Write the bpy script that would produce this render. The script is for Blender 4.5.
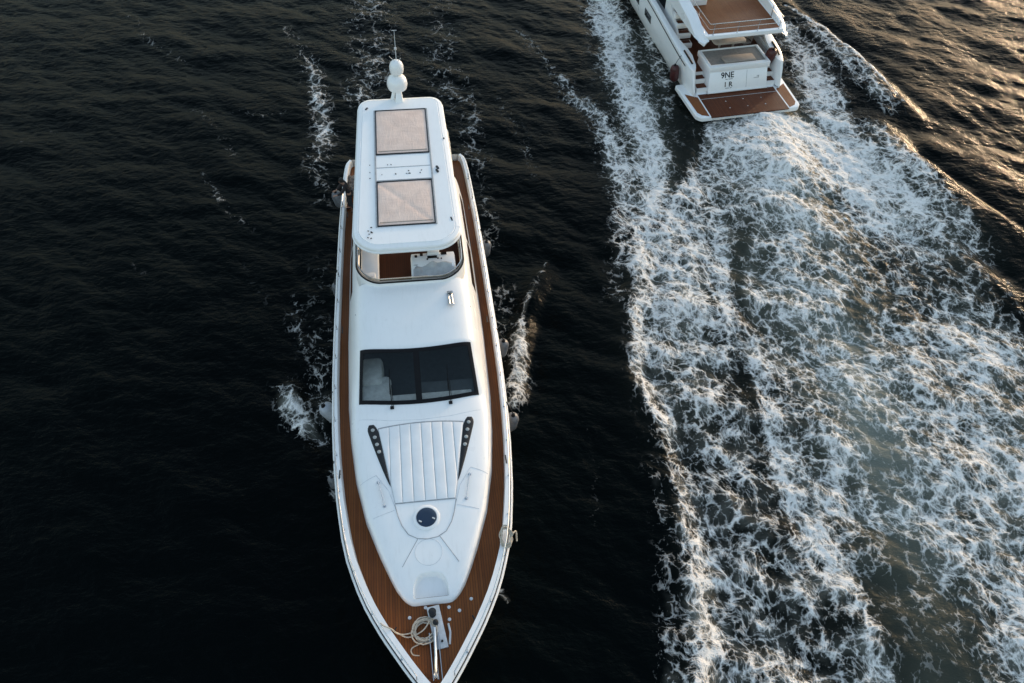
import bpy, bmesh, math, random
import numpy as np
from math import radians as rad, sin, cos, pi
from mathutils import Vector, Matrix

sc = bpy.context.scene
for o in list(bpy.data.objects):
    bpy.data.objects.remove(o)

# ------------------------------------------------------------------ camera
CAM_H, PITCH, ROLL, FPX = 25.2, 50.0, 2.0, 820.0
cam = bpy.data.cameras.new('camera')
camo = bpy.data.objects.new('camera', cam)
sc.collection.objects.link(camo)
cam.sensor_width = 36.0
cam.lens = FPX / 1024.0 * 36.0
cam.clip_start, cam.clip_end = 0.1, 12000.0
camo.matrix_world = (Matrix.Translation((0, 0, CAM_H)) @ Matrix.Rotation(rad(90 - PITCH), 4, 'X')
                     @ Matrix.Rotation(rad(ROLL), 4, 'Z'))
sc.camera = camo

# ------------------------------------------------------------------ sky, sun, exposure
SUN_AZ, SUN_EL = 40.0, 6.5          # azimuth from +Y towards +X
world = bpy.data.worlds.new('World')
sc.world = world
world.use_nodes = True
wn = world.node_tree.nodes
sky = wn.new('ShaderNodeTexSky')
sky.sky_type = 'NISHITA'
sky.sun_disc = False
sky.sun_elevation = rad(SUN_EL)
sky.sun_rotation = rad(SUN_AZ)
sky.altitude = 10
sky.air_density = 1.5
sky.dust_density = 1.7
sky.ozone_density = 3.0
hs_ = wn.new('ShaderNodeHueSaturation')          # less saturated sky: tones down its blue fill and golden glow
hs_.inputs['Saturation'].default_value = 0.70
world.node_tree.links.new(sky.outputs[0], hs_.inputs['Color'])
world.node_tree.links.new(hs_.outputs[0], wn['Background'].inputs[0])
wn['Background'].inputs[1].default_value = 0.10
sun = bpy.data.lights.new('sun', 'SUN')
sun.energy = 0.35
sun.angle = rad(3.0)
sun.color = (1.0, 0.72, 0.45)
suno = bpy.data.objects.new('sun', sun)
sc.collection.objects.link(suno)
sdir = Vector((sin(rad(SUN_AZ)) * cos(rad(SUN_EL)), cos(rad(SUN_AZ)) * cos(rad(SUN_EL)), sin(rad(SUN_EL))))
suno.rotation_euler = sdir.to_track_quat('Z', 'Y').to_euler()
suno.location = sdir * 200
vs = sc.view_settings
vs.view_transform = 'Standard'
vs.look = 'None'
vs.exposure = 2.66
vs.gamma = 1.0
vs.use_curve_mapping = False
sc.cycles.use_denoising = True
sc.cycles.max_bounces = 6
sc.cycles.caustics_reflective = False
sc.cycles.caustics_refractive = False

# ------------------------------------------------------------------ object helpers
def tag(o, label=None, cat=None, group=None, kind=None):
    if label: o['label'] = label
    if cat: o['category'] = cat
    if group: o['group'] = group
    if kind: o['kind'] = kind
    return o

def empty(name, loc, rz=0.0):
    o = bpy.data.objects.new(name, None)
    sc.collection.objects.link(o)
    o.location = loc
    o.rotation_euler = (0, 0, rz)
    o.empty_display_size = 0.3
    return o

# ------------------------------------------------------------------ material helpers
def new_mat(name):
    m = bpy.data.materials.new(name)
    m.use_nodes = True
    nt = m.node_tree
    return m, nt, nt.nodes['Principled BSDF']

class NB:
    """small node-building helper"""
    def __init__(s, nt): s.nt = nt; s.n = nt.nodes; s.l = nt.links
    def link(s, a, b): s.l.new(a, b)
    def put(s, sock, v):
        if v is None: return
        if hasattr(v, 'links') or isinstance(v, bpy.types.NodeSocket): s.l.new(v, sock)
        else: sock.default_value = v
    def math(s, op, a, b=None, c=None, clamp=False):
        n = s.n.new('ShaderNodeMath'); n.operation = op; n.use_clamp = clamp
        s.put(n.inputs[0], a); s.put(n.inputs[1], b); s.put(n.inputs[2], c)
        return n.outputs[0]
    def vmath(s, op, a, b=None, scale=None):
        n = s.n.new('ShaderNodeVectorMath'); n.operation = op
        s.put(n.inputs[0], a); s.put(n.inputs[1], b)
        if scale is not None: s.put(n.inputs['Scale'], scale)
        return n.outputs[0]
    def noise(s, vec, scale, detail=3.0, rough=0.5, dist=0.0, lac=2.0, color=False, typ='FBM', norm=True):
        n = s.n.new('ShaderNodeTexNoise'); n.noise_type = typ
        if typ == 'FBM': n.normalize = norm
        s.put(n.inputs['Vector'], vec); s.put(n.inputs['Scale'], scale); s.put(n.inputs['Detail'], detail)
        s.put(n.inputs['Roughness'], rough); s.put(n.inputs['Distortion'], dist); s.put(n.inputs['Lacunarity'], lac)
        return n.outputs['Color' if color else 0]
    def voro(s, vec, scale, feature='DISTANCE_TO_EDGE', rnd=1.0):
        n = s.n.new('ShaderNodeTexVoronoi'); n.feature = feature; n.voronoi_dimensions = '2D'
        s.put(n.inputs['Vector'], vec); s.put(n.inputs['Scale'], scale); s.put(n.inputs['Randomness'], rnd)
        return n.outputs['Distance']
    def remap(s, v, a, b, c=0.0, d=1.0, smooth=False):
        n = s.n.new('ShaderNodeMapRange'); n.interpolation_type = 'SMOOTHSTEP' if smooth else 'LINEAR'
        n.clamp = True
        s.put(n.inputs[0], v); s.put(n.inputs[1], a); s.put(n.inputs[2], b); s.put(n.inputs[3], c); s.put(n.inputs[4], d)
        return n.outputs[0]
    def mix(s, f, a, b):
        n = s.n.new('ShaderNodeMix'); n.data_type = 'RGBA'
        s.put(n.inputs[0], f); s.put(n.inputs[6], a); s.put(n.inputs[7], b)
        return n.outputs[2]
    def attr(s, name):
        n = s.n.new('ShaderNodeAttribute'); n.attribute_name = name; return n
    def coord(s, which='Object'):
        return s.n.new('ShaderNodeTexCoord').outputs[which]
    def mapping(s, vec, scale=(1, 1, 1), rot=(0, 0, 0), loc=(0, 0, 0)):
        n = s.n.new('ShaderNodeMapping'); s.put(n.inputs['Vector'], vec)
        n.inputs['Scale'].default_value = scale; n.inputs['Rotation'].default_value = rot; n.inputs['Location'].default_value = loc
        return n.outputs[0]
    def sep(s, vec):
        n = s.n.new('ShaderNodeSeparateXYZ'); s.put(n.inputs[0], vec); return n.outputs
    def bump(s, h, strength=1.0, dist=0.01, normal=None):
        n = s.n.new('ShaderNodeBump'); s.put(n.inputs['Height'], h)
        s.put(n.inputs['Strength'], strength); n.inputs['Distance'].default_value = dist
        if normal is not None: s.put(n.inputs['Normal'], normal)
        return n.outputs[0]

# ------------------------------------------------------------------ the sea
WASH_AREA = [(9.75, 36.82), (8.74, 33.48), (6.76, 29.32), (5.49, 25.95), (4.74, 22.52), (4.49, 19.79), (5.18, 17.65), (5.61, 15.09), (5.65, 12.0), (5.57, 9.36), (5.41, 7.3), (17.02, 7.69), (22.8, 21.63), (21.02, 23.39), (20.3, 24.97), (19.4, 26.9), (18.36, 28.69), (17.58, 31.49), (16.67, 34.57), (14.87, 37.75)]
FOAM_MORE = [
    ('left_edge', [(5.49, 25.95, 0.5, 0.25), (4.83, 22.52, 0.5, 0.35), (4.88, 19.81, 0.7, 0.36), (5.66, 17.13, 0.7, 0.32), (6.06, 14.63, 0.7, 0.3), (6.22, 12.38, 0.75, 0.3), (6.14, 10.01, 0.8, 0.31), (5.88, 7.32, 0.8, 0.31)]),
    ('core', [(12.2, 37.05, 2.2, 0.62), (12.03, 33.5, 2.5, 0.5), (12.04, 29.39, 2.4, 0.34), (12.49, 25.8, 2.2, 0.28), (13.37, 22.92, 2.2, 0.22), (14.7, 20.85, 2.0, 0.12)]),
    ('core_top', [(9.92, 35.7, 1.0, 0.35), (8.67, 32.53, 1.1, 0.35), (7.21, 29.14, 1.0, 0.25)]),
    ('core_right', [(14.63, 36.58, 1.0, 0.35), (16.13, 32.94, 1.1, 0.3), (17.38, 29.32, 1.2, 0.25), (18.84, 25.81, 1.4, 0.2), (20.14, 22.68, 1.6, 0.2), (20.8, 20.12, 1.8, 0.2)]),
    ('ridge', [(9.43, 21.92, 0.35, 0.25), (9.76, 18.21, 0.35, 0.35), (9.74, 15.59, 0.4, 0.35), (10.06, 13.63, 0.4, 0.3), (11.11, 11.51, 0.4, 0.35), (11.49, 9.57, 0.4, 0.35), (11.57, 7.79, 0.4, 0.3)]),
    ('ridge2', [(9.5, 29.61, 0.35, 0.3), (9.05, 25.63, 0.3, 0.3), (8.89, 22.71, 0.3, 0.25)]),
    ('right_mass', [(18.11, 21.52, 2.2, 0.14), (17.97, 17.64, 2.2, 0.14), (17.64, 14.69, 2.2, 0.12), (16.81, 12.42, 1.6, 0.1)]),
    ('right_low', [(16.43, 11.36, 0.8, 0.22), (16.15, 9.73, 0.8, 0.26), (15.6, 7.92, 0.8, 0.26)]),
    ('mid_bridge', [(11.23, 14.24, 0.6, 0.25), (12.91, 14.04, 0.7, 0.3), (14.63, 13.99, 0.6, 0.25)]),
    ('lobe', [(7.94, 28.15, 1.4, 0.12), (7.44, 23.77, 1.6, 0.14), (7.33, 21.04, 1.6, 0.16), (7.56, 18.11, 1.4, 0.14), (7.7, 15.1, 1.4, 0.13), (7.73, 10.71, 1.6, 0.14), (7.69, 7.66, 1.6, 0.14)]),
    ('low_net', [(9.38, 15.57, 1.0, 0.08), (9.99, 13.25, 1.3, 0.13), (10.23, 10.48, 1.5, 0.17), (10.08, 7.74, 1.6, 0.17)]),
    ('right_patch', [(16.67, 25.09, 1.0, 0.06), (17.88, 23.41, 1.2, 0.1), (19.22, 21.84, 1.2, 0.08)]),
    ('boil_net', [(12.82, 11.23, 1.4, 0.05), (13.13, 9.01, 1.5, 0.08)]),
    ('mid_patch', [(12.47, 16.54, 0.5, 0.2), (11.63, 15.25, 0.5, 0.2)]),
]
FOAM_LESS = [
    ('trough', [(10.66, 28.63, 0.3, 0.2), (9.94, 26.94, 0.4, 0.34), (9.49, 24.75, 0.4, 0.38), (9.48, 22.19, 0.35, 0.26), (9.27, 19.86, 0.45, 0.34), (9.38, 17.29, 0.45, 0.24), (9.16, 15.56, 0.5, 0.28), (9.37, 13.22, 0.6, 0.12)]),
    ('dark_gap', [(14.7, 25.0, 0.3, 0.3), (14.33, 22.97, 0.45, 0.45), (14.16, 21.61, 0.4, 0.35)]),
    ('boil', [(13.01, 18.81, 0.8, 0.16), (13.39, 17.01, 1.1, 0.27), (13.14, 14.91, 1.1, 0.24)]),
    ('soft_core', [(12.13, 23.99, 1.6, 0.08), (13.24, 19.79, 1.8, 0.1), (13.35, 15.73, 1.8, 0.1), (13.45, 12.29, 1.6, 0.06)]),
    ('boil2', [(13.08, 13.37, 0.9, 0.22), (13.11, 12.28, 1.2, 0.32), (12.17, 11.21, 0.9, 0.24)]),
    ('boil3', [(13.31, 9.63, 1.3, 0.4), (13.28, 7.57, 1.7, 0.48)]),
    ('left_cells', [(8.19, 17.24, 1.0, 0.04), (8.29, 14.32, 1.4, 0.06), (8.05, 11.74, 1.5, 0.08), (7.99, 9.44, 1.6, 0.1), (7.94, 7.39, 1.6, 0.1)]),
    ('right_gap', [(19.31, 19.81, 0.8, 0.2), (18.94, 17.24, 0.7, 0.25), (17.88, 16.33, 0.4, 0.25)]),
]
FOAM_STREAMS = [
    ('port_stream', [(4.56, 51.55, 1.0, 0.75), (5.27, 45.47, 1.2, 0.82), (5.61, 41.2, 1.2, 0.85), (6.2, 36.97, 1.1, 0.85), (6.59, 34.0, 1.0, 0.8), (6.57, 30.9, 0.9, 0.7), (6.01, 28.05, 0.8, 0.6), (5.37, 25.45, 0.7, 0.55)]),
    ('port_stream_b', [(7.39, 51.76, 0.9, 0.62), (7.63, 46.78, 0.8, 0.55), (7.55, 42.35, 0.7, 0.45), (7.92, 38.44, 0.7, 0.4), (7.78, 34.9, 0.7, 0.38)]),
    ('port_outer', [(2.24, 40.2, 0.47, 0.36), (2.86, 38.32, 0.68, 0.39), (4.09, 36.84, 0.81, 0.42), (5.1, 32.72, 0.94, 0.47), (5.21, 29.74, 0.81, 0.38), (4.66, 26.67, 0.54, 0.3), (4.23, 23.62, 0.54, 0.26)]),
    ('port_tongues', [(8.52, 42.42, 1.0, 0.26), (8.94, 39.44, 1.0, 0.3), (8.7, 35.8, 0.8, 0.3)]),
    ('star_stream', [(15.71, 46.16, 0.8, 0.66), (16.24, 42.91, 1.1, 0.68), (16.41, 38.95, 1.2, 0.68), (16.97, 35.42, 1.2, 0.66), (18.07, 31.89, 1.1, 0.6), (19.17, 29.07, 0.9, 0.55), (20.18, 25.87, 0.9, 0.52), (21.4, 22.74, 0.9, 0.5)]),
    ('star_face', [(16.67, 46.81, 0.5, 0.5), (17.87, 44.08, 0.7, 0.45), (18.98, 41.04, 0.8, 0.42), (19.83, 38.41, 0.7, 0.4)]),
    ('star_lip', [(16.03, 48.55, 0.18, 0.75), (17.14, 46.72, 0.2, 0.8), (18.07, 44.97, 0.2, 0.75), (19.16, 42.68, 0.2, 0.7), (19.95, 40.51, 0.2, 0.65), (20.48, 38.82, 0.2, 0.5)]),
    ('star_mid', [(18.35, 36.8, 0.7, 0.4), (19.26, 33.51, 0.7, 0.42), (20.33, 29.83, 0.8, 0.42), (21.29, 25.93, 0.7, 0.4), (22.26, 23.9, 0.6, 0.36)]),
    ('y_left_a', [(-13.66, 44.2, 0.54, 0.17), (-11.92, 41.11, 0.68, 0.23), (-10.76, 37.77, 0.68, 0.26), (-9.91, 34.71, 0.68, 0.26), (-9.71, 31.89, 0.68, 0.24), (-8.88, 29.34, 0.68, 0.23)]),
    ('y_left_b', [(-8.95, 22.99, 0.4, 0.36), (-8.76, 21.62, 0.4, 0.38), (-8.32, 20.58, 0.3, 0.3)]),
    ('y_left_c', [(-8.63, 18.44, 0.45, 0.55), (-8.11, 17.54, 0.55, 0.62), (-7.6, 16.8, 0.5, 0.55), (-6.9, 16.17, 0.4, 0.4)]),
    ('y_left_d', [(-8.55, 25.38, 0.81, 0.2), (-7.83, 21.39, 0.81, 0.2), (-7.14, 17.95, 0.81, 0.25), (-6.75, 16.18, 0.68, 0.2)]),
    ('y_left_e', [(-6.22, 14.74, 0.2, 0.4), (-5.78, 13.77, 0.2, 0.3)]),
    ('y_astern', [(-9.63, 50.52, 1.62, 0.24), (-8.81, 44.52, 1.62, 0.26), (-7.91, 40.35, 1.35, 0.3), (-8.55, 37.9, 1.08, 0.3)]),
    ('y_astern_r', [(-5.36, 50.83, 1.08, 0.18), (-4.77, 43.69, 1.22, 0.22), (-4.42, 39.58, 1.08, 0.27), (-3.07, 37.31, 0.94, 0.27)]),
    ('y_right_a', [(-3.92, 41.62, 0.54, 0.2), (-2.92, 38.24, 0.68, 0.29), (-2.52, 35.14, 0.68, 0.28), (-1.96, 32.33, 0.68, 0.29), (-1.45, 29.74, 0.54, 0.25), (-1.14, 27.02, 0.54, 0.25)]),
    ('y_right_b', [(-0.37, 23.98, 0.54, 0.24), (-0.3, 21.74, 0.47, 0.24)]),
    ('y_splash', [(1.36, 25.75, 0.1, 0.32), (0.77, 23.74, 0.15, 0.42), (0.34, 22.2, 0.2, 0.6), (0.29, 20.72, 0.45, 0.74), (0.28, 19.22, 0.55, 0.78), (0.12, 18.03, 0.4, 0.55)]),
    ('y_bow_r', [(-0.1, 10.69, 0.12, 0.36), (0.16, 10.44, 0.15, 0.28)]),
    ('fl1', [(-23.17, 45.14, 0.41, 0.1), (-21.31, 42.59, 0.3, 0.15), (-19.82, 41.42, 0.27, 0.16), (-18.27, 40.29, 0.27, 0.15), (-17.47, 39.35, 0.27, 0.1)]),
    ('fl2', [(-18.75, 37.46, 0.41, 0.11), (-17.13, 36.2, 0.34, 0.16), (-15.83, 35.22, 0.27, 0.16), (-14.71, 33.6, 0.27, 0.17), (-13.87, 32.21, 0.27, 0.14)]),
    ('fl3', [(-15.03, 31.06, 0.2, 0.11), (-14.17, 29.63, 0.24, 0.19), (-13.21, 28.41, 0.2, 0.2), (-12.18, 27.51, 0.2, 0.15), (-11.52, 27.02, 0.2, 0.1)]),
    ('fl4', [(-11.87, 25.09, 0.2, 0.08), (-11.0, 23.93, 0.27, 0.13), (-10.04, 22.66, 0.27, 0.1)]),
    ('fl5', [(-24.7, 32.55, 0.2, 0.08), (-24.01, 33.4, 0.2, 0.13), (-23.09, 34.12, 0.2, 0.1)]),
    ('fl6', [(-15.34, 36.31, 0.27, 0.12), (-13.64, 35.7, 0.27, 0.15), (-12.18, 36.14, 0.27, 0.12)]),
    ('fl7', [(-16.28, 24.69, 0.2, 0.08), (-15.73, 24.17, 0.2, 0.08)]),
    ('fl8', [(-0.17, 45.1, 0.54, 0.14), (1.31, 41.95, 0.54, 0.17), (2.13, 39.99, 0.41, 0.18)]),
    ('fl9', [(-1.09, 37.89, 0.41, 0.14), (0.3, 34.47, 0.41, 0.17), (0.83, 31.71, 0.41, 0.14)]),
    ('r_spots', [(2.99, 17.02, 0.27, 0.1), (3.29, 15.33, 0.27, 0.13), (3.07, 13.36, 0.27, 0.1)]),
    ('r_edge', [(4.91, 18.0, 0.4, 0.3), (5.32, 14.21, 0.4, 0.36), (5.32, 11.3, 0.4, 0.34), (5.08, 8.14, 0.4, 0.34)]),
]
MILKY = [
    ('a_core', [(12.2, 37.05, 2.6, 0.9), (12.14, 32.72, 3.0, 0.85), (12.42, 27.71, 3.2, 0.88), (13.28, 23.48, 3.2, 0.78), (13.84, 19.81, 3.0, 0.7), (13.65, 16.16, 2.8, 0.62), (13.49, 13.01, 2.5, 0.55), (13.34, 10.26, 2.6, 0.52), (13.28, 7.57, 2.6, 0.52)]),
    ('a_port', [(5.97, 44.39, 1.6, 0.35), (6.8, 36.56, 1.6, 0.4), (6.81, 30.91, 1.5, 0.3)]),
    ('a_right', [(16.77, 34.58, 1.5, 0.4), (19.11, 27.4, 2.0, 0.4), (18.85, 19.06, 2.5, 0.45), (16.81, 12.42, 2, 0.4)]),
    ('a_lobe', [(7.14, 24.93, 1.8, 0.3), (6.68, 20.49, 1.8, 0.3), (7.02, 16.75, 1.6, 0.2)]),
]
WAVE_RIDGES = [
    ('star_crest', [(15.65, 51.3, 0.3, 1.5, 0.5), (16.41, 48.58, 0.4, 1.7, 0.5), (18.07, 44.97, 0.45, 1.8, 0.5), (19.59, 41.68, 0.42, 1.8, 0.5), (20.59, 38.64, 0.3, 1.7, 0.5), (21.41, 36.54, 0.0, 1.2, 0.6)]),
    ('star_crest2', [(18.65, 37.98, 0.0, 0.9, 0.6), (19.49, 34.32, 0.32, 2.0, 0.5), (20.79, 32.04, 0.42, 2.3, 0.5), (22.17, 29.71, 0.42, 2.3, 0.5), (23.66, 27.5, 0.42, 2.3, 0.5)]),
    ('star_crest3', [(19.17, 29.07, 0.0, 0.6, 0.5), (20.0, 26.67, 0.22, 1.5, 0.45), (21.14, 24.89, 0.26, 1.6, 0.45), (22.51, 23.46, 0.26, 1.6, 0.45)]),
    ('wash_edge', [(5.49, 25.95, 0.15, 0.6, 0.5), (4.74, 22.52, 0.25, 0.7, 0.5), (4.65, 19.8, 0.3, 0.8, 0.5), (5.42, 17.34, 0.3, 0.8, 0.5), (5.88, 14.62, 0.3, 0.8, 0.5), (6.05, 12.01, 0.3, 0.8, 0.5), (5.97, 9.37, 0.3, 0.8, 0.5), (5.7, 7.04, 0.3, 0.8, 0.5)]),
    ('core_hump', [(12.29, 37.6, 0.5, 1.9, 1.9), (12.28, 33.51, 0.65, 2.2, 2.2), (12.44, 29.06, 0.45, 2.4, 2.4), (13.02, 25.22, 0.2, 2.0, 2.0)]),
    ('y_bow', [(1.77, 26.85, 0.0, 0.5, 0.5), (0.9, 23.75, 0.2, 0.5, 0.4), (0.32, 20.98, 0.35, 0.5, 0.4), (0.12, 18.26, 0.2, 0.4, 0.4)]),
    ('y_bow_l', [(-9.08, 19.29, 0.0, 0.4, 0.5), (-8.33, 17.89, 0.25, 0.4, 0.5), (-7.45, 16.58, 0.15, 0.4, 0.4)]),
]

rng = np.random.default_rng(7)

def random_field(n, size, spectrum):
    """periodic random surface; spectrum(kx, ky, k) gives the amplitude of each wave number"""
    k1 = np.fft.fftfreq(n, size / n) * 2 * np.pi
    kx, ky = np.meshgrid(k1, k1, indexing='ij')
    k = np.hypot(kx, ky); k[0, 0] = 1.0
    amp = spectrum(kx, ky, k); amp[0, 0] = 0
    f = amp * (rng.normal(size=(n, n)) + 1j * rng.normal(size=(n, n)))
    h = np.fft.ifft2(f)
    fx = np.fft.ifft2(-1j * kx / k * f).real; fy = np.fft.ifft2(-1j * ky / k * f).real
    s = h.real.std()
    return h.real / s, fx / s, fy / s

def sample(field, X, Y, size):
    n = field.shape[0]
    u = (X / size * n) % n; v = (Y / size * n) % n
    i = u.astype(np.int32); j = v.astype(np.int32)
    a = (u - i).astype(np.float32); b = (v - j).astype(np.float32)
    i1 = (i + 1) % n; j1 = (j + 1) % n; i %= n; j %= n
    return (field[i, j] * (1 - a) * (1 - b) + field[i1, j] * a * (1 - b) + field[i, j1] * (1 - a) * b + field[i1, j1] * a * b)

def smooth01(t):
    t = np.clip(t, 0, 1); return t * t * (3 - 2 * t)

def axis_steps(lo, hi, step, far):
    core = list(np.arange(lo, hi + step * .5, step))
    def out(start, sign):
        r, d, v = [], step * 1.6, start
        while abs(v) < far:
            v = v + sign * d; r.append(v); d *= 1.09 if d < 1.6 else 1.5
        return r
    return np.array(list(reversed(out(lo, -1))) + core + out(core[-1], 1), dtype=np.float64)

def stroke_eval(gx, gy, pts, reach=2.6):
    """for a polyline (x, y, a, b ..): nearest signed distance and interpolated values on the part of the grid near it"""
    P = np.array([p[:2] for p in pts]); V = np.array([p[2:] for p in pts], dtype=np.float32)
    m = reach * float(max(V[:, 0].max(), V[:, 1:].max() if V.shape[1] > 2 else 0)) + .1
    i0, i1 = np.searchsorted(gx, [P[:, 0].min() - m, P[:, 0].max() + m])
    j0, j1 = np.searchsorted(gy, [P[:, 1].min() - m, P[:, 1].max() + m])
    if i1 <= i0 or j1 <= j0: return None
    X, Y = np.meshgrid(gx[i0:i1].astype(np.float32), gy[j0:j1].astype(np.float32), indexing='ij')
    best = np.full(X.shape, 1e9, np.float32); sd = np.zeros_like(best)
    val = np.zeros(X.shape + (V.shape[1],), np.float32)
    for k in range(len(P) - 1):
        a, b = P[k], P[k + 1]; d = b - a; L2 = float(d @ d)
        t = np.clip(((X - a[0]) * d[0] + (Y - a[1]) * d[1]) / L2, 0, 1)
        qx = X - (a[0] + t * d[0]); qy = Y - (a[1] + t * d[1])
        r = np.sqrt(qx * qx + qy * qy)
        c = (d[0] * qy - d[1] * qx)              # >0 : left of the direction
        w = r < best
        best = np.where(w, r, best); sd = np.where(w, np.where(c > 0, -r, r), sd)
        v = V[k] + (V[k + 1] - V[k]) * t[..., None]
        val = np.where(w[..., None], v, val)
    return (slice(i0, i1), slice(j0, j1)), best, sd, val, X, Y

def poly_inside(gx, gy, poly, soft):
    X, Y = np.meshgrid(gx.astype(np.float32), gy.astype(np.float32), indexing='ij')
    ins = np.zeros(X.shape, bool); best = np.full(X.shape, 1e9, np.float32)
    n = len(poly)
    for k in range(n):
        (x0, y0), (x1, y1) = poly[k], poly[(k + 1) % n]
        c = (y0 > Y) != (y1 > Y)
        ins ^= c & (X < (x1 - x0) * (Y - y0) / ((y1 - y0) if y1 != y0 else 1e-9) + x0)
        dx, dy = x1 - x0, y1 - y0
        t = np.clip(((X - x0) * dx + (Y - y0) * dy) / (dx * dx + dy * dy), 0, 1)
        best = np.minimum(best, (X - x0 - t * dx) ** 2 + (Y - y0 - t * dy) ** 2)
    d = np.sqrt(best)
    return smooth01(.5 + np.where(ins, d, -d) / (2 * soft))

def build_sea():
    gx = axis_steps(-34, 36, .07, 6000); gy = axis_steps(4.5, 58, .062, 6000)
    nx, ny = len(gx), len(gy)
    X, Y = np.meshgrid(gx, gy, indexing='ij')
    near = (smooth01((150 - np.hypot(X, Y - 25)) / 80)).astype(np.float32)
    # --- wind sea
    wd = np.array([cos(rad(62)), sin(rad(62))])
    def wind_spec(kx, ky, k):
        c = (kx * wd[0] + ky * wd[1]) / k
        pk = 2 * np.pi / 4.2
        return np.exp(-.5 * (pk / k) ** 2) * k ** -2.15 * (np.abs(c) ** 2.0 + .10) * np.exp(-(k / 45.) ** 2)
    T = 61.0
    h, dx, dy = random_field(1024, T, wind_spec)
    f1, _, _ = random_field(512, 47., lambda kx, ky, k: np.where(k > .3, k ** -1.9, 0))      # broad cloudy field
    f2, _, _ = random_field(1024, 43., lambda kx, ky, k: np.where(k > 2., k ** -1.7, 0))     # fine churn
    p1, p1x, p1y = random_field(512, 53., lambda kx, ky, k: np.where((k > .7) & (k < 12), k ** -2.6, 0))
    p2, _, _ = random_field(1024, 37., lambda kx, ky, k: np.where((k > 2.5) & (k < 30), k ** -2.7, 0))
    amp = .046
    Z = sample(h, X, Y, T) * amp * near
    DX = sample(dx, X, Y, T) * amp * .75 * near; DY = sample(dy, X, Y, T) * amp * .75 * near
    cloud = sample(f1, X, Y, 47.).astype(np.float32)
    churn = sample(f2, X, Y, 43.).astype(np.float32)
    # --- foam density
    wash = poly_inside(gx, gy, WASH_AREA, .55)
    foam = wash * .40
    def add(lst, sign):
        for nm, pts in lst:
            r = stroke_eval(gx, gy, pts)
            if r is None: continue
            sl, best, sd, val, _, _ = r
            g = np.exp(-(best / val[..., 0]) ** 2) * val[..., 1]
            foam[sl] += sign * g * (.72 if sign < 0 else .9) * (wash[sl] if sign > 0 else 1)
    add(FOAM_MORE, 1); add(FOAM_LESS, -1)
    stream = np.zeros_like(foam)
    for nm, pts in FOAM_STREAMS:
        r = stroke_eval(gx, gy, pts)
        if r is None: continue
        sl, best, sd, val, _, _ = r
        stream[sl] = np.maximum(stream[sl], np.exp(-(best / val[..., 0]) ** 2) * val[..., 1])
    foam = np.maximum(foam, 0); foam = np.maximum(foam, stream) + .25 * np.minimum(foam, stream)
    lively = smooth01(foam * 3)
    foam = np.clip(foam + lively * (.10 * cloud + .05 * churn), 0, 1.15)
    milky = wash * .07
    for nm, pts in MILKY:
        r = stroke_eval(gx, gy, pts)
        sl, best, sd, val, _, _ = r
        milky[sl] = np.maximum(milky[sl], np.exp(-(best / val[..., 0]) ** 2) * val[..., 1])
    milky = np.clip(milky * (1 + .25 * cloud), 0, 1)
    # --- wave ridges thrown up by the hulls: their faces are smoother than the wind sea
    calm = np.ones_like(foam)
    for nm, pts in WAVE_RIDGES:
        r = stroke_eval(gx, gy, pts)
        if r is None or not nm.startswith('star'): continue
        sl, best, sd, val, xs, ys = r
        calm[sl] = np.minimum(calm[sl], 1 - .6 * np.exp(-(best / (1.1 * val[..., 1] + .01)) ** 2) * np.clip(val[..., 0] * 6, 0, 1))
    Z *= calm; DX *= calm; DY *= calm
    for nm, pts in WAVE_RIDGES:
        r = stroke_eval(gx, gy, pts)
        if r is None: continue
        sl, best, sd, val, xs, ys = r
        hgt, wp, wm = val[..., 0], val[..., 1], val[..., 2]
        w = np.where(sd > 0, wp, wm)
        wob = 1 + .18 * cloud[sl]
        Z[sl] += hgt * np.exp(-(best / w) ** 2) * wob - .35 * hgt * np.exp(-((sd + 1.7 * wm) / (1.1 * wm)) ** 2)
    # churned surface in the wake
    Z += lively * wash * (.034 * churn + .035 * cloud)
    Z += lively * (1 - wash) * .03 * churn
    # --- drawn-out, curled coordinates the foam lace is read in
    ang = rad(15.)
    U_ = X * cos(ang) + Y * sin(ang); V_ = -X * sin(ang) + Y * cos(ang)
    def curl(field, size, eps=.05):
        a = (sample(field, X, Y + eps, size) - sample(field, X, Y - eps, size)) / (2 * eps)
        b = (sample(field, X + eps, Y, size) - sample(field, X - eps, Y, size)) / (2 * eps)
        return a, -b
    c1 = curl(p1, 53.); c2 = curl(p2, 37.)
    FU = U_ + .09 * c1[0] + .012 * c2[0]
    FV = V_ / 1.2 + .09 * c1[1] + .012 * c2[1]
    # --- mesh
    P = np.stack([X + DX, Y + DY, Z], -1).astype(np.float32).reshape(-1, 3)
    idx = np.arange(nx * ny, dtype=np.int32).reshape(nx, ny)
    q = np.stack([idx[:-1, :-1], idx[1:, :-1], idx[1:, 1:], idx[:-1, 1:]], -1).reshape(-1)
    me = bpy.data.meshes.new('sea')
    me.vertices.add(len(P)); me.vertices.foreach_set('co', P.ravel())
    nf = len(q) // 4
    me.loops.add(len(q)); me.loops.foreach_set('vertex_index', q)
    me.polygons.add(nf); me.polygons.foreach_set('loop_start', np.arange(0, nf * 4, 4, dtype=np.int32))
    me.polygons.foreach_set('use_smooth', np.ones(nf, bool))
    for nm, arr in (('foam', foam), ('milky', milky)):
        at = me.attributes.new(nm, 'FLOAT', 'POINT'); at.data.foreach_set('value', arr.astype(np.float32).ravel())
    at = me.attributes.new('drift', 'FLOAT_VECTOR', 'POINT')
    at.data.foreach_set('vector', np.stack([FU, FV, 0 * FU], -1).astype(np.float32).ravel())
    me.update(); me.validate()
    o = bpy.data.objects.new('sea', me); sc.collection.objects.link(o)
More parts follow.
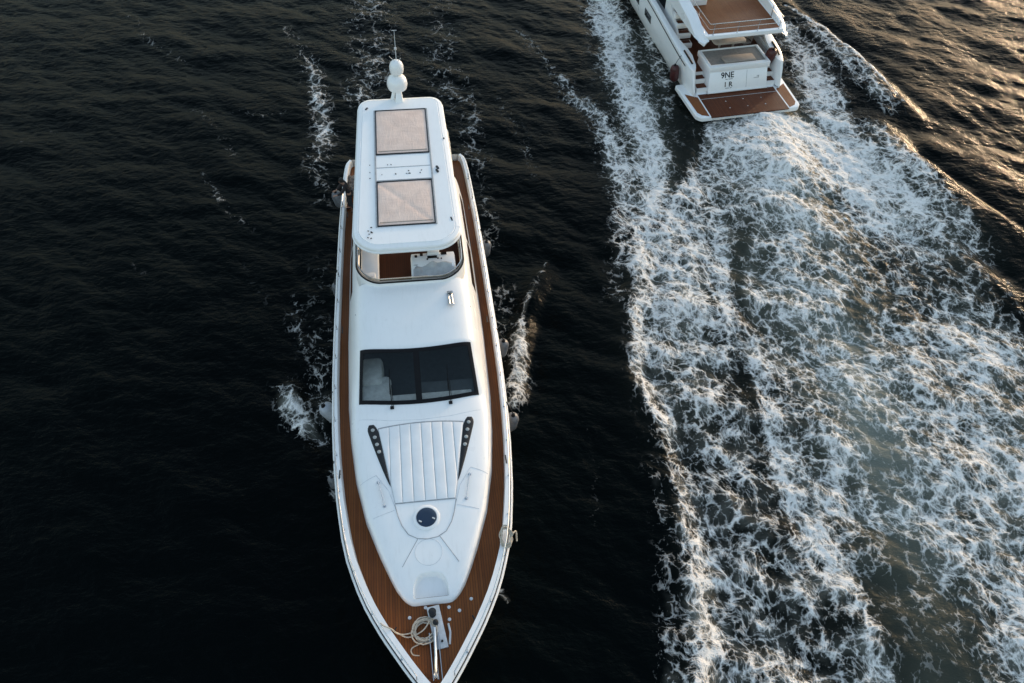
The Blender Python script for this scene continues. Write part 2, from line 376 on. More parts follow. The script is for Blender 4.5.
    tag(o, 'dark open sea with ripples and white wake foam round both yachts', 'sea', kind='structure')
    me.materials.append(sea_material())
    return o

def lace_nodes(b, dr, dens):
    dr = b.vmath('SCALE', dr, scale=1.22)
    w1 = b.vmath('SCALE', b.vmath('SUBTRACT', b.noise(dr, .6, 2.0, .5, color=True), (.5, .5, .5)), scale=.62)
    p0 = b.vmath('ADD', dr, w1)
    w2 = b.vmath('SCALE', b.vmath('SUBTRACT', b.noise(p0, 2.6, 1.0, .5, color=True), (.5, .5, .5)), scale=.15)
    p = b.vmath('ADD', p0, w2)
    w3 = b.vmath('SCALE', b.vmath('SUBTRACT', b.noise(p0, 9.0, 2.0, .5, color=True), (.5, .5, .5)), scale=.035)
    pf = b.vmath('ADD', p, w3)
    def cells(scale, off, width, pw):
        v = b.voro(b.vmath('ADD', pf, (off, off * 1.3, 0)), scale)
        return b.math('POWER', b.remap(v, 0.0, width, 1.0, 0.0), pw)
    def vein(scale, detail, off, width, pw):
        n = b.noise(b.vmath('ADD', p, (off, off * 1.7, off * .3)), scale, detail, .5, .0)
        return b.math('POWER', b.remap(b.math('ABSOLUTE', b.math('SUBTRACT', n, .5)), 0.0, width, 1.0, 0.0), pw)
    c1 = cells(1.0, 1.3, .24, 1.8); c2 = cells(2.3, 7.1, .26, 1.8); c3 = cells(5.2, 3.7, .30, 1.5); c4 = cells(11.0, 5.1, .34, 1.3)
    v1 = vein(1.0, 4.0, 3.1, .11, 1.8); v2 = vein(2.6, 3.0, 9.1, .13, 1.8)
    cl = b.noise(dr, .8, 5.0, .62)
    gr = b.noise(pf, 16.0, 3.0, .6)
    acc = None
    for s, w in ((c1, .42), (c2, .38), (c3, .26), (c4, .16), (v1, .36), (v2, .28)):
        t = b.math('MULTIPLY', s, w)
        acc = t if acc is None else b.math('ADD', acc, t)
    lace = b.math('ADD', acc, b.math('MULTIPLY', b.math('SUBTRACT', cl, .5), .80))
    lace = b.math('ADD', lace, b.math('MULTIPLY', b.math('SUBTRACT', gr, .5), .30))
    lace = b.remap(lace, -.15, 1.15)
    th = b.math('SUBTRACT', 1.0, dens)
    return b.remap(lace, b.math('SUBTRACT', th, .04), b.math('ADD', th, .42), smooth=False), lace

def sea_material():
    m, nt, bs = new_mat('sea_water')
    b = NB(nt)
    dens = b.attr('foam').outputs['Fac']; milk = b.attr('milky').outputs['Fac']
    dr = b.attr('drift').outputs['Vector']
    pos = b.coord('Object')
    fm, lace = lace_nodes(b, dr, dens)
    fm = b.math('MULTIPLY', fm, b.remap(dens, .02, .16, smooth=True))
    thin = b.remap(b.noise(dr, 7.0, 4.0, .6), .25, .7)
    fmc = b.math('MULTIPLY', b.math('MULTIPLY', fm, b.remap(dens, .12, .45, .42, 1.0)), b.math('ADD', .66, b.math('MULTIPLY', thin, .3)), clamp=True)
    # water ripples
    rp = b.mapping(pos, scale=(1.0, 1.7, 1.0), rot=(0, 0, rad(-28)))
    r1 = b.noise(rp, 2.7, 5.0, .6, .2)
    nrm = b.bump(r1, .55, .115)
    fb = b.math('ADD', fm, b.math('MULTIPLY', b.noise(dr, 6.0, 4.0, .65), .6))
    nrm2 = b.bump(fb, .8, .06, nrm)
    # bodies
    watercol = b.mix(b.remap(milk, 0, .5), (.0008, .0020, .0022, 1), (.050, .054, .044, 1))
    watercol = b.mix(b.remap(milk, .55, .95), watercol, (.145, .16, .14, 1))
    cloudy = b.remap(b.noise(b.vmath('SCALE', dr, scale=1.0), 1.1, 5.0, .6, .3), .36, .66, smooth=True)
    haze_f = b.math('MULTIPLY', b.math('MULTIPLY', b.remap(dens, .20, .75, smooth=True), cloudy), .60)
    watercol = b.mix(haze_f, watercol, (.24, .245, .22, 1))
    b.put(bs.inputs['Base Color'], watercol)
    b.put(bs.inputs['Roughness'], b.remap(milk, .1, .8, .07, .35))
    bs.inputs['IOR'].default_value = 1.33
    b.put(bs.inputs['Normal'], nrm)
    b.put(bs.inputs['Specular IOR Level'], b.remap(b.math('ADD', milk, b.math('MULTIPLY', dens, .5)), .08, .45, .046, .018))
    fo = nt.nodes.new('ShaderNodeBsdfPrincipled')
    fo.inputs['Base Color'].default_value = (.82, .80, .77, 1)
    fo.inputs['Roughness'].default_value = .75
    fo.inputs['Specular IOR Level'].default_value = .2
    b.put(fo.inputs['Normal'], nrm2)
    mx = nt.nodes.new('ShaderNodeMixShader')
    b.put(mx.inputs[0], fmc); b.link(bs.outputs[0], mx.inputs[1]); b.link(fo.outputs[0], mx.inputs[2])
    b.link(mx.outputs[0], nt.nodes['Material Output'].inputs['Surface'])
    return m

build_sea()

# ------------------------------------------------------------------ mesh helpers
class MB:
    """collects shapes; build() links them as one mesh object"""
    def __init__(s): s.v = []; s.f = []
    def add(s, vs, fs):
        o = len(s.v); s.v += [tuple(map(float, p)) for p in vs]; s.f += [tuple(i + o for i in f) for f in fs]
        return s
    def box(s, c, size, rz=0.0, rx=0.0, taper=1.0):
        hx, hy, hz = size[0] / 2, size[1] / 2, size[2] / 2
        M = Matrix.Rotation(rz, 3, 'Z') @ Matrix.Rotation(rx, 3, 'X')
        vs = []
        for z in (-1, 1):
            t = 1 if z < 0 else taper
            for x, y in ((-1, -1), (1, -1), (1, 1), (-1, 1)):
                q = M @ Vector((x * hx * t, y * hy * t, z * hz)); vs.append((c[0] + q.x, c[1] + q.y, c[2] + q.z))
        return s.add(vs, [(3, 2, 1, 0), (4, 5, 6, 7), (0, 1, 5, 4), (1, 2, 6, 5), (2, 3, 7, 6), (3, 0, 4, 7)])
    def loft(s, rings, closed=True, cap0=True, cap1=True):
        n = len(rings[0]); vs = [p for r in rings for p in r]; fs = []
        for i in range(len(rings) - 1):
            for j in range(n if closed else n - 1):
                k = (j + 1) % n
                fs.append((i * n + j, i * n + k, (i + 1) * n + k, (i + 1) * n + j))
        if closed and cap0: fs.append(tuple(range(n - 1, -1, -1)))
        if closed and cap1: fs.append(tuple(range((len(rings) - 1) * n, len(rings) * n)))
        return s.add(vs, fs)
    def prism(s, out, z0, z1):
        n = len(out)
        a = [(p[0], p[1], z0(p) if callable(z0) else z0) for p in out]
        b = [(p[0], p[1], z1(p) if callable(z1) else z1) for p in out]
        return s.loft([a, b])
    def tube(s, pts, r, n=8, closed=False, caps=True):
        pts = [Vector(p) for p in pts]; m = len(pts); rings = []
        rr = r if isinstance(r, (list, tuple)) else [r] * m
        up = None
        for i, p in enumerate(pts):
            a = pts[i - 1] if (i > 0 or closed) else p
            b = pts[(i + 1) % m] if (i < m - 1 or closed) else p
            t = (b - a)
            t = t.normalized() if t.length > 1e-9 else Vector((0, 0, 1))
            if up is None:
                up = Vector((0, 0, 1)) if abs(t.z) < .9 else Vector((1, 0, 0))
            sd = t.cross(up)
            if sd.length < 1e-6: sd = t.orthogonal()
            sd.normalize(); up = sd.cross(t).normalized()
            rings.append([p + (sd * cos(2 * pi * k / n) + up * sin(2 * pi * k / n)) * rr[i] for k in range(n)])
        if closed:
            vs = [p for rg in rings for p in rg]; fs = []
            for i in range(m):
                for k in range(n):
                    fs.append((i * n + k, ((i + 1) % m) * n + k, ((i + 1) % m) * n + (k + 1) % n, i * n + (k + 1) % n))
            return s.add(vs, fs)
        return s.loft(rings, True, caps, caps)
    def lathe(s, prof, c=(0, 0, 0), n=24, axis=None):
        """prof: (radius, height) list, turned about Z (or the given axis direction) through c"""
        q = Vector((0, 0, 1)).rotation_difference(Vector(axis)) if axis is not None else None
        rings = []
        for r, h in prof:
            rg = []
            for k in range(n):
                p = Vector((r * cos(2 * pi * k / n), r * sin(2 * pi * k / n), h))
                if q: p = q @ p
                rg.append((p.x + c[0], p.y + c[1], p.z + c[2]))
            rings.append(rg)
        return s.loft(rings)
    def grid(s, P, skip=None):
        """P[i][j] points"""
        n, m = len(P), len(P[0]); vs = [p for r in P for p in r]
        fs = [(i * m + j, (i + 1) * m + j, (i + 1) * m + j + 1, i * m + j + 1)
              for i in range(n - 1) for j in range(m - 1) if not (skip and skip(i, j))]
        return s.add(vs, fs)
    def slab(s, P, th):
        """a patch of points with thickness th downwards (z)"""
        n, m = len(P), len(P[0])
        top = [p for r in P for p in r]; bot = [(p[0], p[1], p[2] - th) for p in top]
        N = n * m; fs = []
        for i in range(n - 1):
            for j in range(m - 1):
                a, b, c, d = i * m + j, (i + 1) * m + j, (i + 1) * m + j + 1, i * m + j + 1
                fs.append((a, b, c, d)); fs.append((d + N, c + N, b + N, a + N))
        edge = [(0, j) for j in range(m)] + [(i, m - 1) for i in range(1, n)] + [(n - 1, j) for j in range(m - 2, -1, -1)] + [(i, 0) for i in range(n - 2, 0, -1)]
        e = [i * m + j for i, j in edge]
        for k in range(len(e)):
            a, b = e[k], e[(k + 1) % len(e)]
            fs.append((a, b, b + N, a + N))
        return s.add(top + bot, fs)
    def build(s, name, mat, parent=None, off=(0, 0, 0), angle=35, bevel=0, weld=True, smooth=True):
        me = bpy.data.meshes.new(name)
        me.from_pydata([(p[0] + off[0], p[1] + off[1], p[2] + off[2]) for p in s.v], [], s.f)
        bm = bmesh.new(); bm.from_mesh(me)
        if weld: bmesh.ops.remove_doubles(bm, verts=bm.verts, dist=1e-5)
        bmesh.ops.recalc_face_normals(bm, faces=bm.faces)
        if bevel:
            ed = [e for e in bm.edges if len(e.link_faces) == 2 and e.calc_face_angle(0) > rad(40)]
            bmesh.ops.bevel(bm, geom=ed, offset=bevel, segments=2, affect='EDGES', profile=.5, clamp_overlap=True)
        bm.to_mesh(me); bm.free()
        if smooth:
            me.polygons.foreach_set('use_smooth', np.ones(len(me.polygons), bool))
            me.set_sharp_from_angle(angle=rad(angle))
        me.materials.append(mat)
        o = bpy.data.objects.new(name, me); sc.collection.objects.link(o)
        if parent: o.parent = parent
        return o

def copy_obj(o, parent=None, loc=None, rot=None):
    c = o.copy(); sc.collection.objects.link(c)
    if parent: c.parent = parent
    if loc is not None: c.location = loc
    if rot is not None: c.rotation_euler = rot
    return c

def copy_tree(o, parent=None):
    kids = list(o.children)
    c = copy_obj(o, parent)
    for k in kids: copy_tree(k, c)
    return c

def rounded_rect(hx0, hx1, y0, y1, r0, r1, n=10):
    """plan outline, half width hx0 at y0, hx1 at y1, corner radii"""
    pts = []
    for cx, cy, r, a0 in ((hx0 - r0, y0 + r0, r0, -90), (hx1 - r1, y1 - r1, r1, 0), (-(hx1 - r1), y1 - r1, r1, 90), (-(hx0 - r0), y0 + r0, r0, 180)):
        for k in range(n + 1):
            a = rad(a0 + 90 * k / n); pts.append((cx + r * cos(a), cy + r * sin(a)))
    return pts

def inset(out, d):
    n = len(out); res = []
    for i in range(n):
        a = Vector(out[i - 1]); p = Vector(out[i]); b = Vector(out[(i + 1) % n])
        t = (b - a); t = t.normalized() if t.length > 1e-9 else Vector((1, 0))
        nn = Vector((-t.y, t.x)); res.append((p.x + nn.x * d, p.y + nn.y * d))
    return res

# ------------------------------------------------------------------ boat materials
def mat_gelcoat(name='white_gelcoat', col=(.825, .82, .81)):
    m, nt, bs = new_mat(name); b = NB(nt); p = b.coord('Object')
    n1 = b.noise(p, .9, 4.0, .6); n2 = b.noise(b.mapping(p, (5, .8, 5)), 2.0, 5.0, .65)
    f = b.math('MULTIPLY', b.remap(n2, .52, .75), .22)
    f = b.math('ADD', f, b.math('MULTIPLY', b.remap(n1, .4, .7), .10))
    c = b.mix(f, col + (1,), (col[0] * .74, col[1] * .73, col[2] * .71, 1))
    b.put(bs.inputs['Base Color'], c)
    b.put(bs.inputs['Roughness'], b.remap(n1, .3, .7, .26, .42))
    bs.inputs['Coat Weight'].default_value = .25; bs.inputs['Coat Roughness'].default_value = .12
    b.put(bs.inputs['Normal'], b.bump(b.noise(p, 1.6, 2.0), .06, .05))
    return m

def mat_teak(name, dark, light, period=.075, axis=0, wet=.0):
    m, nt, bs = new_mat(name); b = NB(nt); p = b.coord('Object')
    xyz = b.sep(p); x = xyz[axis]
    fr = b.math('FRACT', b.math('MULTIPLY', x, 1.0 / period))
    line = b.math('LESS_THAN', fr, .15)
    pid = b.math('FLOOR', b.math('MULTIPLY', x, 1.0 / period))
    wn_ = nt.nodes.new('ShaderNodeTexWhiteNoise'); wn_.noise_dimensions = '1D'; b.put(wn_.inputs['W'], pid)
    sc_ = (14, 1.2, 6) if axis == 0 else (1.2, 14, 6)
    g = b.noise(b.mapping(p, sc_), 2.5, 5.0, .65)
    big = b.noise(p, .55, 4.0, .6)
    f = b.math('ADD', b.math('MULTIPLY', wn_.outputs[0], .35), b.math('ADD', b.math('MULTIPLY', g, .5), b.math('MULTIPLY', b.math('SUBTRACT', big, .4), .8)), clamp=True)
    c = b.mix(f, dark + (1,), light + (1,))
    c = b.mix(b.math('MULTIPLY', line, .75), c, (.012, .010, .009, 1))
    b.put(bs.inputs['Base Color'], c)
    b.put(bs.inputs['Roughness'], b.remap(big, .35, .65, .62 - wet, .42 - wet))
    bs.inputs['Specular IOR Level'].default_value = .2
    b.put(bs.inputs['Normal'], b.bump(b.math('SUBTRACT', g, line), .25, .006))
    return m

def mat_plain(name, col, rough=.5, metal=0.0, var=.12, scale=6.0, bump=0.0, bscale=40.0, spec=.5):
    m, nt, bs = new_mat(name); b = NB(nt); p = b.coord('Object')
    n = b.noise(p, scale, 4.0, .6)
    d = tuple(max(0, c * (1 - var * 2)) for c in col) + (1,); l = tuple(min(1, c * (1 + var)) for c in col) + (1,)
    b.put(bs.inputs['Base Color'], b.mix(b.remap(n, .3, .7), d, l))
    b.put(bs.inputs['Roughness'], b.remap(n, .3, .7, max(.03, rough - .06), rough + .06))
    bs.inputs['Metallic'].default_value = metal; bs.inputs['Specular IOR Level'].default_value = spec
    if bump: b.put(bs.inputs['Normal'], b.bump(b.noise(p, bscale, 3.0), bump, .01))
    return m

def mat_glass(name, tint=(.006, .010, .014), alpha=.6, rough=.03):
    m, nt, bs = new_mat(name); b = NB(nt); p = b.coord('Object')
    b.put(bs.inputs['Base Color'], b.mix(b.noise(p, 1.2, 2.0), tint + (1,), tuple(c * 1.6 for c in tint) + (1,)))
    bs.inputs['Roughness'].default_value = rough; bs.inputs['Alpha'].default_value = alpha
    bs.inputs['IOR'].default_value = 1.5
    b.put(bs.inputs['Normal'], b.bump(b.noise(p, .8, 2.0), .05, .05))
    return m

def mat_blind():
    m, nt, bs = new_mat('beige_blind_fabric'); b = NB(nt); p = b.coord('Object')
    w = b.noise(b.mapping(p, (9, 1.6, 1), rot=(0, 0, rad(12))), 1.2, 4.0, .6, 1.2)
    w2 = b.noise(b.mapping(p, (1.5, 7, 1), rot=(0, 0, rad(-18))), 1.0, 3.0, .6, .8)
    s_ = b.math('ADD', b.math('MULTIPLY', w, .6), b.math('MULTIPLY', w2, .5))
    b.put(bs.inputs['Base Color'], b.mix(b.remap(b.noise(p, 2.2, 4.0), .3, .7), (.68, .51, .425, 1), (.78, .60, .505, 1)))
    bs.inputs['Roughness'].default_value = .85
    b.put(bs.inputs['Normal'], b.bump(s_, .5, .05))
    return m

GEL = mat_gelcoat()
GEL2 = mat_gelcoat('white_gelcoat_second', (.79, .795, .80))
TEAK = mat_teak('teak_deck', (.090, .025, .0052), (.220, .072, .0155))
TEAK_DARK = mat_teak('teak_flybridge', (.05, .014, .006), (.10, .030, .012))
TEAK_WET = mat_teak('teak_platform', (.060, .0135, .004), (.135, .036, .010), .09)
TEAK_FLY = mat_teak('teak_upper_deck', (.15, .046, .014), (.245, .084, .025), .06)
GLASS = mat_glass('windscreen_glass', (.003, .007, .009), .42)
GLASS_SIDE = mat_glass('side_glass', (.006, .008, .010), 1.0)
GLASS_TINT = mat_glass('tinted_glass', (.03, .034, .036), .55, .06)
HATCH = mat_glass('hatch_glass', (.010, .022, .045), 1.0, .08)
BLACK = mat_plain('black_trim', (.005, .005, .006), .45, spec=.18)
DARK = mat_plain('charcoal_panel', (.016, .017, .019), .42, spec=.3)
STEEL = mat_plain('stainless_steel', (.62, .62, .62), .2, 1.0, .06)
GREYW = mat_plain('pale_grey_plastic', (.55, .56, .57), .5)
SEAM = mat_plain('grey_seam', (.36, .37, .38), .6)
SEAM_PALE = mat_plain('pale_seam', (.62, .63, .65), .6)
VINYL = mat_plain('white_vinyl', (.76, .765, .77), .55, 0, .03, 2.0)
COVER = mat_plain('grey_cover_cloth', (.42, .43, .44), .8, 0, .15, 3.0, .6, 5.)
BLIND = mat_blind()
ROPE = mat_plain('rope_fibre', (.50, .44, .36), .9, 0, .2, 30., .6, 60.)
FENDER = mat_plain('fender_vinyl', (.13, .135, .15), .45, 0, .2, 4.0)
FENDER_PALE = mat_plain('pale_fender_vinyl', (.36, .38, .42), .45, 0, .15, 4.0)
FENDER_RED = mat_plain('oxblood_fender_vinyl', (.060, .012, .012), .5, 0, .2, 4.0)
TAUPE = mat_plain('taupe_cushion', (.30, .255, .22), .8, 0, .1, 3.0, .3, 20.)
TAUPE_LIGHT = mat_plain('taupe_table_cloth', (.40, .345, .30), .7, 0, .1, 3.0, .2, 12.)
LIGHTM = mat_plain('lamp_lens', (.38, .39, .38), .2)
CABIN = mat_plain('cabin_lining', (.74, .80, .76), .6)
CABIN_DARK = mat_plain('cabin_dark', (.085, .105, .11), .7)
GREY_DECK = mat_plain('grey_nonskid', (.24, .22, .20), .7, 0, .12, 8., .3, 60.)

# ------------------------------------------------------------------ big yacht, bow towards the camera
Y_HEAD = rad(8.406)
Y_TIP = Vector((-1.598, 6.420, 0))
Y0 = 12.0
def wp(x, y, z):
    """big yacht: across, distance aft of the bow, height -> world"""
    return Vector((Y_TIP.x + x * cos(Y_HEAD) - y * sin(Y_HEAD), Y_TIP.y + x * sin(Y_HEAD) + y * cos(Y_HEAD), z))

HY = np.array([0, .3, .6, 1.0, 1.5, 2, 3, 4.3, 5, 6.4, 8, 9, 11, 13, 16, 19, 22.0, 22.8, 23.2, 23.4])
HX = np.array([.05, .31, .52, .79, 1.09, 1.40, 1.90, 2.33, 2.47, 2.66, 2.79, 2.84, 2.88, 2.88, 2.84, 2.78, 2.66, 2.60, 2.54, 2.44])
_yy = np.linspace(0, 23.4, 469); _xx = np.interp(_yy, HY, HX)
_k = np.exp(-.5 * (np.arange(-12, 13) / 5.0) ** 2); _k /= _k.sum()
_xs = np.convolve(np.pad(_xx, 12, mode='reflect', reflect_type='odd'), _k, 'valid')
_xs[:6] = _xx[:6]; _xs[-12:] = _xx[-12:]
def half(y): return float(np.interp(y, _yy, _xs))
def cap_z(y): return float(np.interp(y, [0, 4, 8, 14, 23.4], [3.0, 2.78, 2.6, 2.5, 2.45]))
def deck_z(y): return cap_z(y) - float(np.interp(y, [0, 4, 9, 23], [.42, .40, .27, .26]))
ST = [0, .1, .2, .3, .45, .6, .8, 1, 1.25, 1.5, 1.75, 2, 2.4, 2.8, 3.3, 3.8, 4.3, 5, 5.7, 6.4, 7.2, 8, 9, 10, 11, 12, 13, 14.5, 16, 17.5, 19, 20.5, 21.5, 22.2, 22.6, 22.9, 23.1, 23.25, 23.4]
def side_line(d):
    """plan line of the starboard rail moved inwards by d"""
    pts = [Vector((half(y), y)) for y in ST]; res = []
    for i, p in enumerate(pts):
        a = pts[max(i - 1, 0)]; b = pts[min(i + 1, len(pts) - 1)]
        t = (b - a).normalized(); n = Vector((-t.y, t.x))
        q = p + n * d
        res.append((max(q.x, 0.0), min(q.y, 23.4 - max(d, 0))))
    return res

def big_yacht():
    root = empty('yacht', wp(0, Y0, 0), Y_HEAD)
    tag(root, 'white motor yacht with teak side decks and hardtop, bow towards the viewer', 'yacht')
    OFF = (0, -Y0, 0)
    B = lambda mb, name, mat, parent=root, **k: mb.build(name, mat, parent, OFF, **k)
    # ---- hull
    hull = MB()
    zf = [1.0, .97, .8, .6, .4, .2, .05, -.25]
    for sgn in (1, -1):
        P = []
        for s_ in ST:
            row = []
            for f in zf:
                rake = 2.3 * (1 - f) if f < 1 else 0
                y = rake + s_ / 23.4 * (23.4 - rake)
                x = half(s_) * (.86 + .14 * min(1, max(f, 0)) ** .8)
                row.append((sgn * x, y, cap_z(s_) * f))
            P.append(row)
        hull.grid(P)
    w = half(23.4)
    hull.add([(-w * (.86 + .14 * max(f, 0) ** .8), 23.4, cap_z(23.4) * f) for f in zf] + [(w * (.86 + .14 * max(f, 0) ** .8), 23.4, cap_z(23.4) * f) for f in zf],
             [(i, i + 1, len(zf) + i + 1, len(zf) + i) for i in range(len(zf) - 1)])
    hull.box((0, 24.0, .42), (3.0, 1.2, .12))
    B(hull, 'hull', GEL)
    bw = MB()
    def cap_w(y): return float(np.interp(y, [0, 3, 7, 11, 23], [.24, .22, .13, .09, .10]))
    def vary(k): return [((lambda q: q)(side_line(cap_w(y) + k)[i])) for i, y in enumerate(ST)]
    L0, L1, L2 = side_line(0), vary(0), vary(.04)
    for sgn in (1, -1):
        bw.grid([[(sgn * a[0], a[1], cap_z(a[1]) - .01), (sgn * a[0], a[1], cap_z(a[1]) + .03),
                  (sgn * b_[0], b_[1], cap_z(a[1]) + .03), (sgn * c[0], c[1], deck_z(a[1]) - .02)] for a, b_, c in zip(L0, L1, L2)])
    B(bw, 'bulwark', GEL, angle=50)
    dk = MB()
    L3 = vary(.025)
    dk.grid([[(-p[0], p[1], deck_z(p[1])), (-p[0] * .5, p[1], deck_z(p[1]) + .01), (0, p[1], deck_z(p[1]) + .015), (p[0] * .5, p[1], deck_z(p[1]) + .01), (p[0], p[1], deck_z(p[1]))] for p in L3])
    B(dk, 'deck', TEAK)
    for sgn in (1, -1):
        o = side_line(-.05)
        B(MB().tube([(sgn * p[0], p[1], cap_z(p[1]) - .09) for p in o], .042, 8), 'rub_rail', GEL)
        a, c = side_line(-.002), side_line(-.04)
        B(MB().grid([[(sgn * p[0], p[1], cap_z(p[1]) - .055), (sgn * q[0], q[1], cap_z(p[1]) - .06)] for p, q in zip(a, c)]), 'rubber_strip', BLACK)
        r = [p for p in side_line(.03)]
        pts = [(sgn * p[0], p[1], cap_z(p[1]) + .30) for p in r if .5 < p[1] < 21.6]
        pts = [(pts[0][0], pts[0][1] - .02, cap_z(0) + .03)] + pts + [(pts[-1][0], pts[-1][1] + .1, cap_z(22) + .03)]
        hr = B(MB().tube(pts, .019, 8), 'handrail', STEEL)
        st0 = MB(); st0.tube([(0, 0, 0), (0, 0, .28)], .014, 8); st0.lathe([(.035, 0), (.035, .012), (.014, .02)], n=10)
        y = 1.2; first = None
        while y < 21.6:
            x = half(y) - .035
            if first is None:
                first = st0.build('stanchion', STEEL, hr); q = first
            else: q = copy_obj(first, hr)
            q.location = (sgn * x, y - Y0, cap_z(y) + .03)
            y += 1.36
    # ---- coachroof: one lofted shell from the nose to the brow of the flybridge
    def Wd(y): return float(np.interp(y, [2.80, 2.84, 2.92, 3.05, 3.3, 3.7, 4.45, 5.6, 7.07, 8.6, 10, 13, 17, 20.5], [.40, .58, .70, .82, .98, 1.16, 1.46, 1.85, 2.16, 2.33, 2.42, 2.46, 2.42, 2.32]))
    def prof(y): return float(np.interp(y, [2.80, 2.83, 2.88, 2.97, 3.1, 3.3, 4, 5.35, 7, 8.65, 9.42, 9.50, 11.08, 11.18, 12, 13.3, 13.9], [2.40, 2.48, 2.56, 2.62, 2.655, 2.69, 2.79, 2.90, 2.99, 3.06, 3.09, 3.12, 3.98, 4.03, 4.16, 4.33, 4.36]))
    def kk(y): return float(np.interp(y, [3, 9, 10.9, 13, 20], [.02, .05, .15, .16, .14]))
    def nn(y): return float(np.interp(y, [3, 8, 10, 13], [7, 6.5, 6.5, 7]))
    def bow_(y): return float(np.interp(y, [8.6, 9.3, 11.1, 13.2], [0, 1, 1, 0]))
    def zb(y): return deck_z(y) - .01
    def yeff(x, y): return y - .060 * x * x * bow_(y)
    def g_(u, n): return (1 - abs(u) ** n) ** (1 / n) if abs(u) < 1 else 0.0
    def pt(u, y):
        g = g_(u, nn(y)); x = u * Wd(y) * (1 - kk(y) * g)
        z = zb(y) + (prof(yeff(x, y)) - zb(y)) * g - .035 * (x / 2) ** 2 * (1 if g > .3 else 0)
        if 2.9 < y < 3.75:                                   # moulded step in the nose
            d = ((abs(x) - 0) / .50) ** 2
            fy = (y - 2.98) / .70
            ins = 1 - max(abs(x) / .50, 0) ** 3 - max(fy, 0) ** 2.6
            if fy > 0: z -= .20 * float(smooth01(np.float64(ins * 4.5)))
        return (x, y, z)
    def surf(x, y):
        u = x / Wd(y)
        for _ in range(12): u = x / (Wd(y) * (1 - kk(y) * g_(u, nn(y))))
        return pt(max(-1, min(1, u)), y)[2]
    us = []
    for k in range(-44, 45):
        t = k / 44; us.append(math.copysign(1 - (1 - abs(t)) ** 1.7, t))
    ys = [2.80, 2.82, 2.84, 2.87, 2.90] + list(np.arange(2.94, 3.8, .028)) + list(np.arange(3.8, 8.8, .12)) + list(np.arange(8.8, 11.4, .055)) + list(np.arange(11.4, 13.9, .16)) + [13.92]
    def wlow(x): return 9.42 + .060 * x * x
    def whigh(x): return 11.06 + .060 * x * x
    def wx(y): return 1.99 - .075 * (y - 9.42)
    G = [[pt(u, y) for u in us] for y in ys]
    def skip(i, j):
        p = G[i][j]; q = G[i + 1][j + 1]; x, y = (p[0] + q[0]) / 2, (p[1] + q[1]) / 2
        return abs(x) < wx(y) - .06 and wlow(x) + .06 < y < whigh(x) - .06
    cr = MB().grid(G, skip)
    cr.add([pt(u, ys[0]) for u in us], [tuple(range(len(us)))])
    # after part below the flybridge
    def pt2(u, y):
        g = g_(u, 7); x = u * Wd(y) * (1 - kk(y) * g)
        return (x, y, zb(y) + (3.84 - zb(y)) * g)
    G2 = [[pt2(u, y) for u in us] for y in (13.9, 15, 17, 19, 20.5)]
    cr.grid(G2); cr.add(G2[-1], [tuple(range(len(us)))])
    cr.add(G[-1] + G2[0], [(i, i + 1, len(us) + i + 1, len(us) + i) for i in range(len(us) - 1)])
    B(cr, 'coachroof', GEL, angle=40)
    # ---- windscreen
    fr = MB()
    def pane_pt(x, y, lift): return (x, y, surf(x, y) + lift)
    rim_o, rim_i = [], []
    N = 40
    def outline(d):
        pts = []
        for k in range(N + 1):
            x = -(1.99 - d) + 2 * (1.99 - d) * k / N; pts.append((x, wlow(x) + d))
        xr = wx(11.2) - d
        for k in range(N + 1):
            x = xr - 2 * xr * k / N; pts.append((x, whigh(x) - d))
        return pts
    o1 = outline(0)
    n_ = len(o1)
    rings_ = [[pane_pt(*p, .030) for p in outline(d)] for d in (0, .03, .06, .09, .115)]
    for ra, rb in zip(rings_[:-1], rings_[1:]): fr.add(ra + rb, [(i, (i + 1) % n_, n_ + (i + 1) % n_, n_ + i) for i in range(n_)])
    fr.add(rings_[0] + [pane_pt(*p, -.02) for p in o1], [(i, (i + 1) % n_, n_ + (i + 1) % n_, n_ + i) for i in range(n_)])
    fr.grid([[pane_pt(x, yy, .02) for x in (-.10, 0, .10)] for yy in np.linspace(wlow(0) + .02, whigh(0) - .02, 12)])
    ws = B(fr, 'windscreen', BLACK, angle=60)
    for sgn in (-1, 1):
        P = []
        for k in range(13):
            t = k / 12; row = []
            for j in range(13):
                s_ = j / 12; y_ = 9.50 + 1.48 * t
                x = sgn * (.09 + (wx(y_) - .17) * s_)
                yy = (wlow(x) + .06) * (1 - t) + (whigh(x) - .06) * t
                row.append(pane_pt(x, yy, .008))
            P.append(row)
        B(MB().grid(P), 'window_pane', GLASS, ws)
        x0 = -.9 if sgn < 0 else 1.02
        wpr = MB(); a = pane_pt(x0, wlow(x0) - .13, .03); c = pane_pt(x0 - .03, wlow(x0) + .62, .05)
        wpr.tube([a, ((a[0] + c[0]) / 2, (a[1] + c[1]) / 2, (a[2] + c[2]) / 2 + .06), c], .013, 6)
        wpr.tube([(a[0] + .05, a[1] + .02, a[2]), (c[0] + .05, c[1] - .1, c[2] + .02)], .009, 6)
        wpr.tube([pane_pt(x0 - .05, wlow(x0) + .3, .04), pane_pt(x0 - .02, wlow(x0) + 1.05, .04)], .011, 6)
        wpr.box((a[0], a[1], a[2]), (.12, .09, .06))
        B(wpr, 'wiper', BLACK, ws)
    # inside of the wheelhouse seen through the glass
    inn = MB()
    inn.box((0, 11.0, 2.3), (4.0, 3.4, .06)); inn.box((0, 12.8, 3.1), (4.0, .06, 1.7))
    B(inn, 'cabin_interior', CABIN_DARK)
    B(MB().box((-1.42, 10.15, 2.80), (1.0, 1.25, .5)).box((-1.55, 10.95, 2.75), (.75, 1.2, .75)), 'settee', CABIN, bevel=.16)
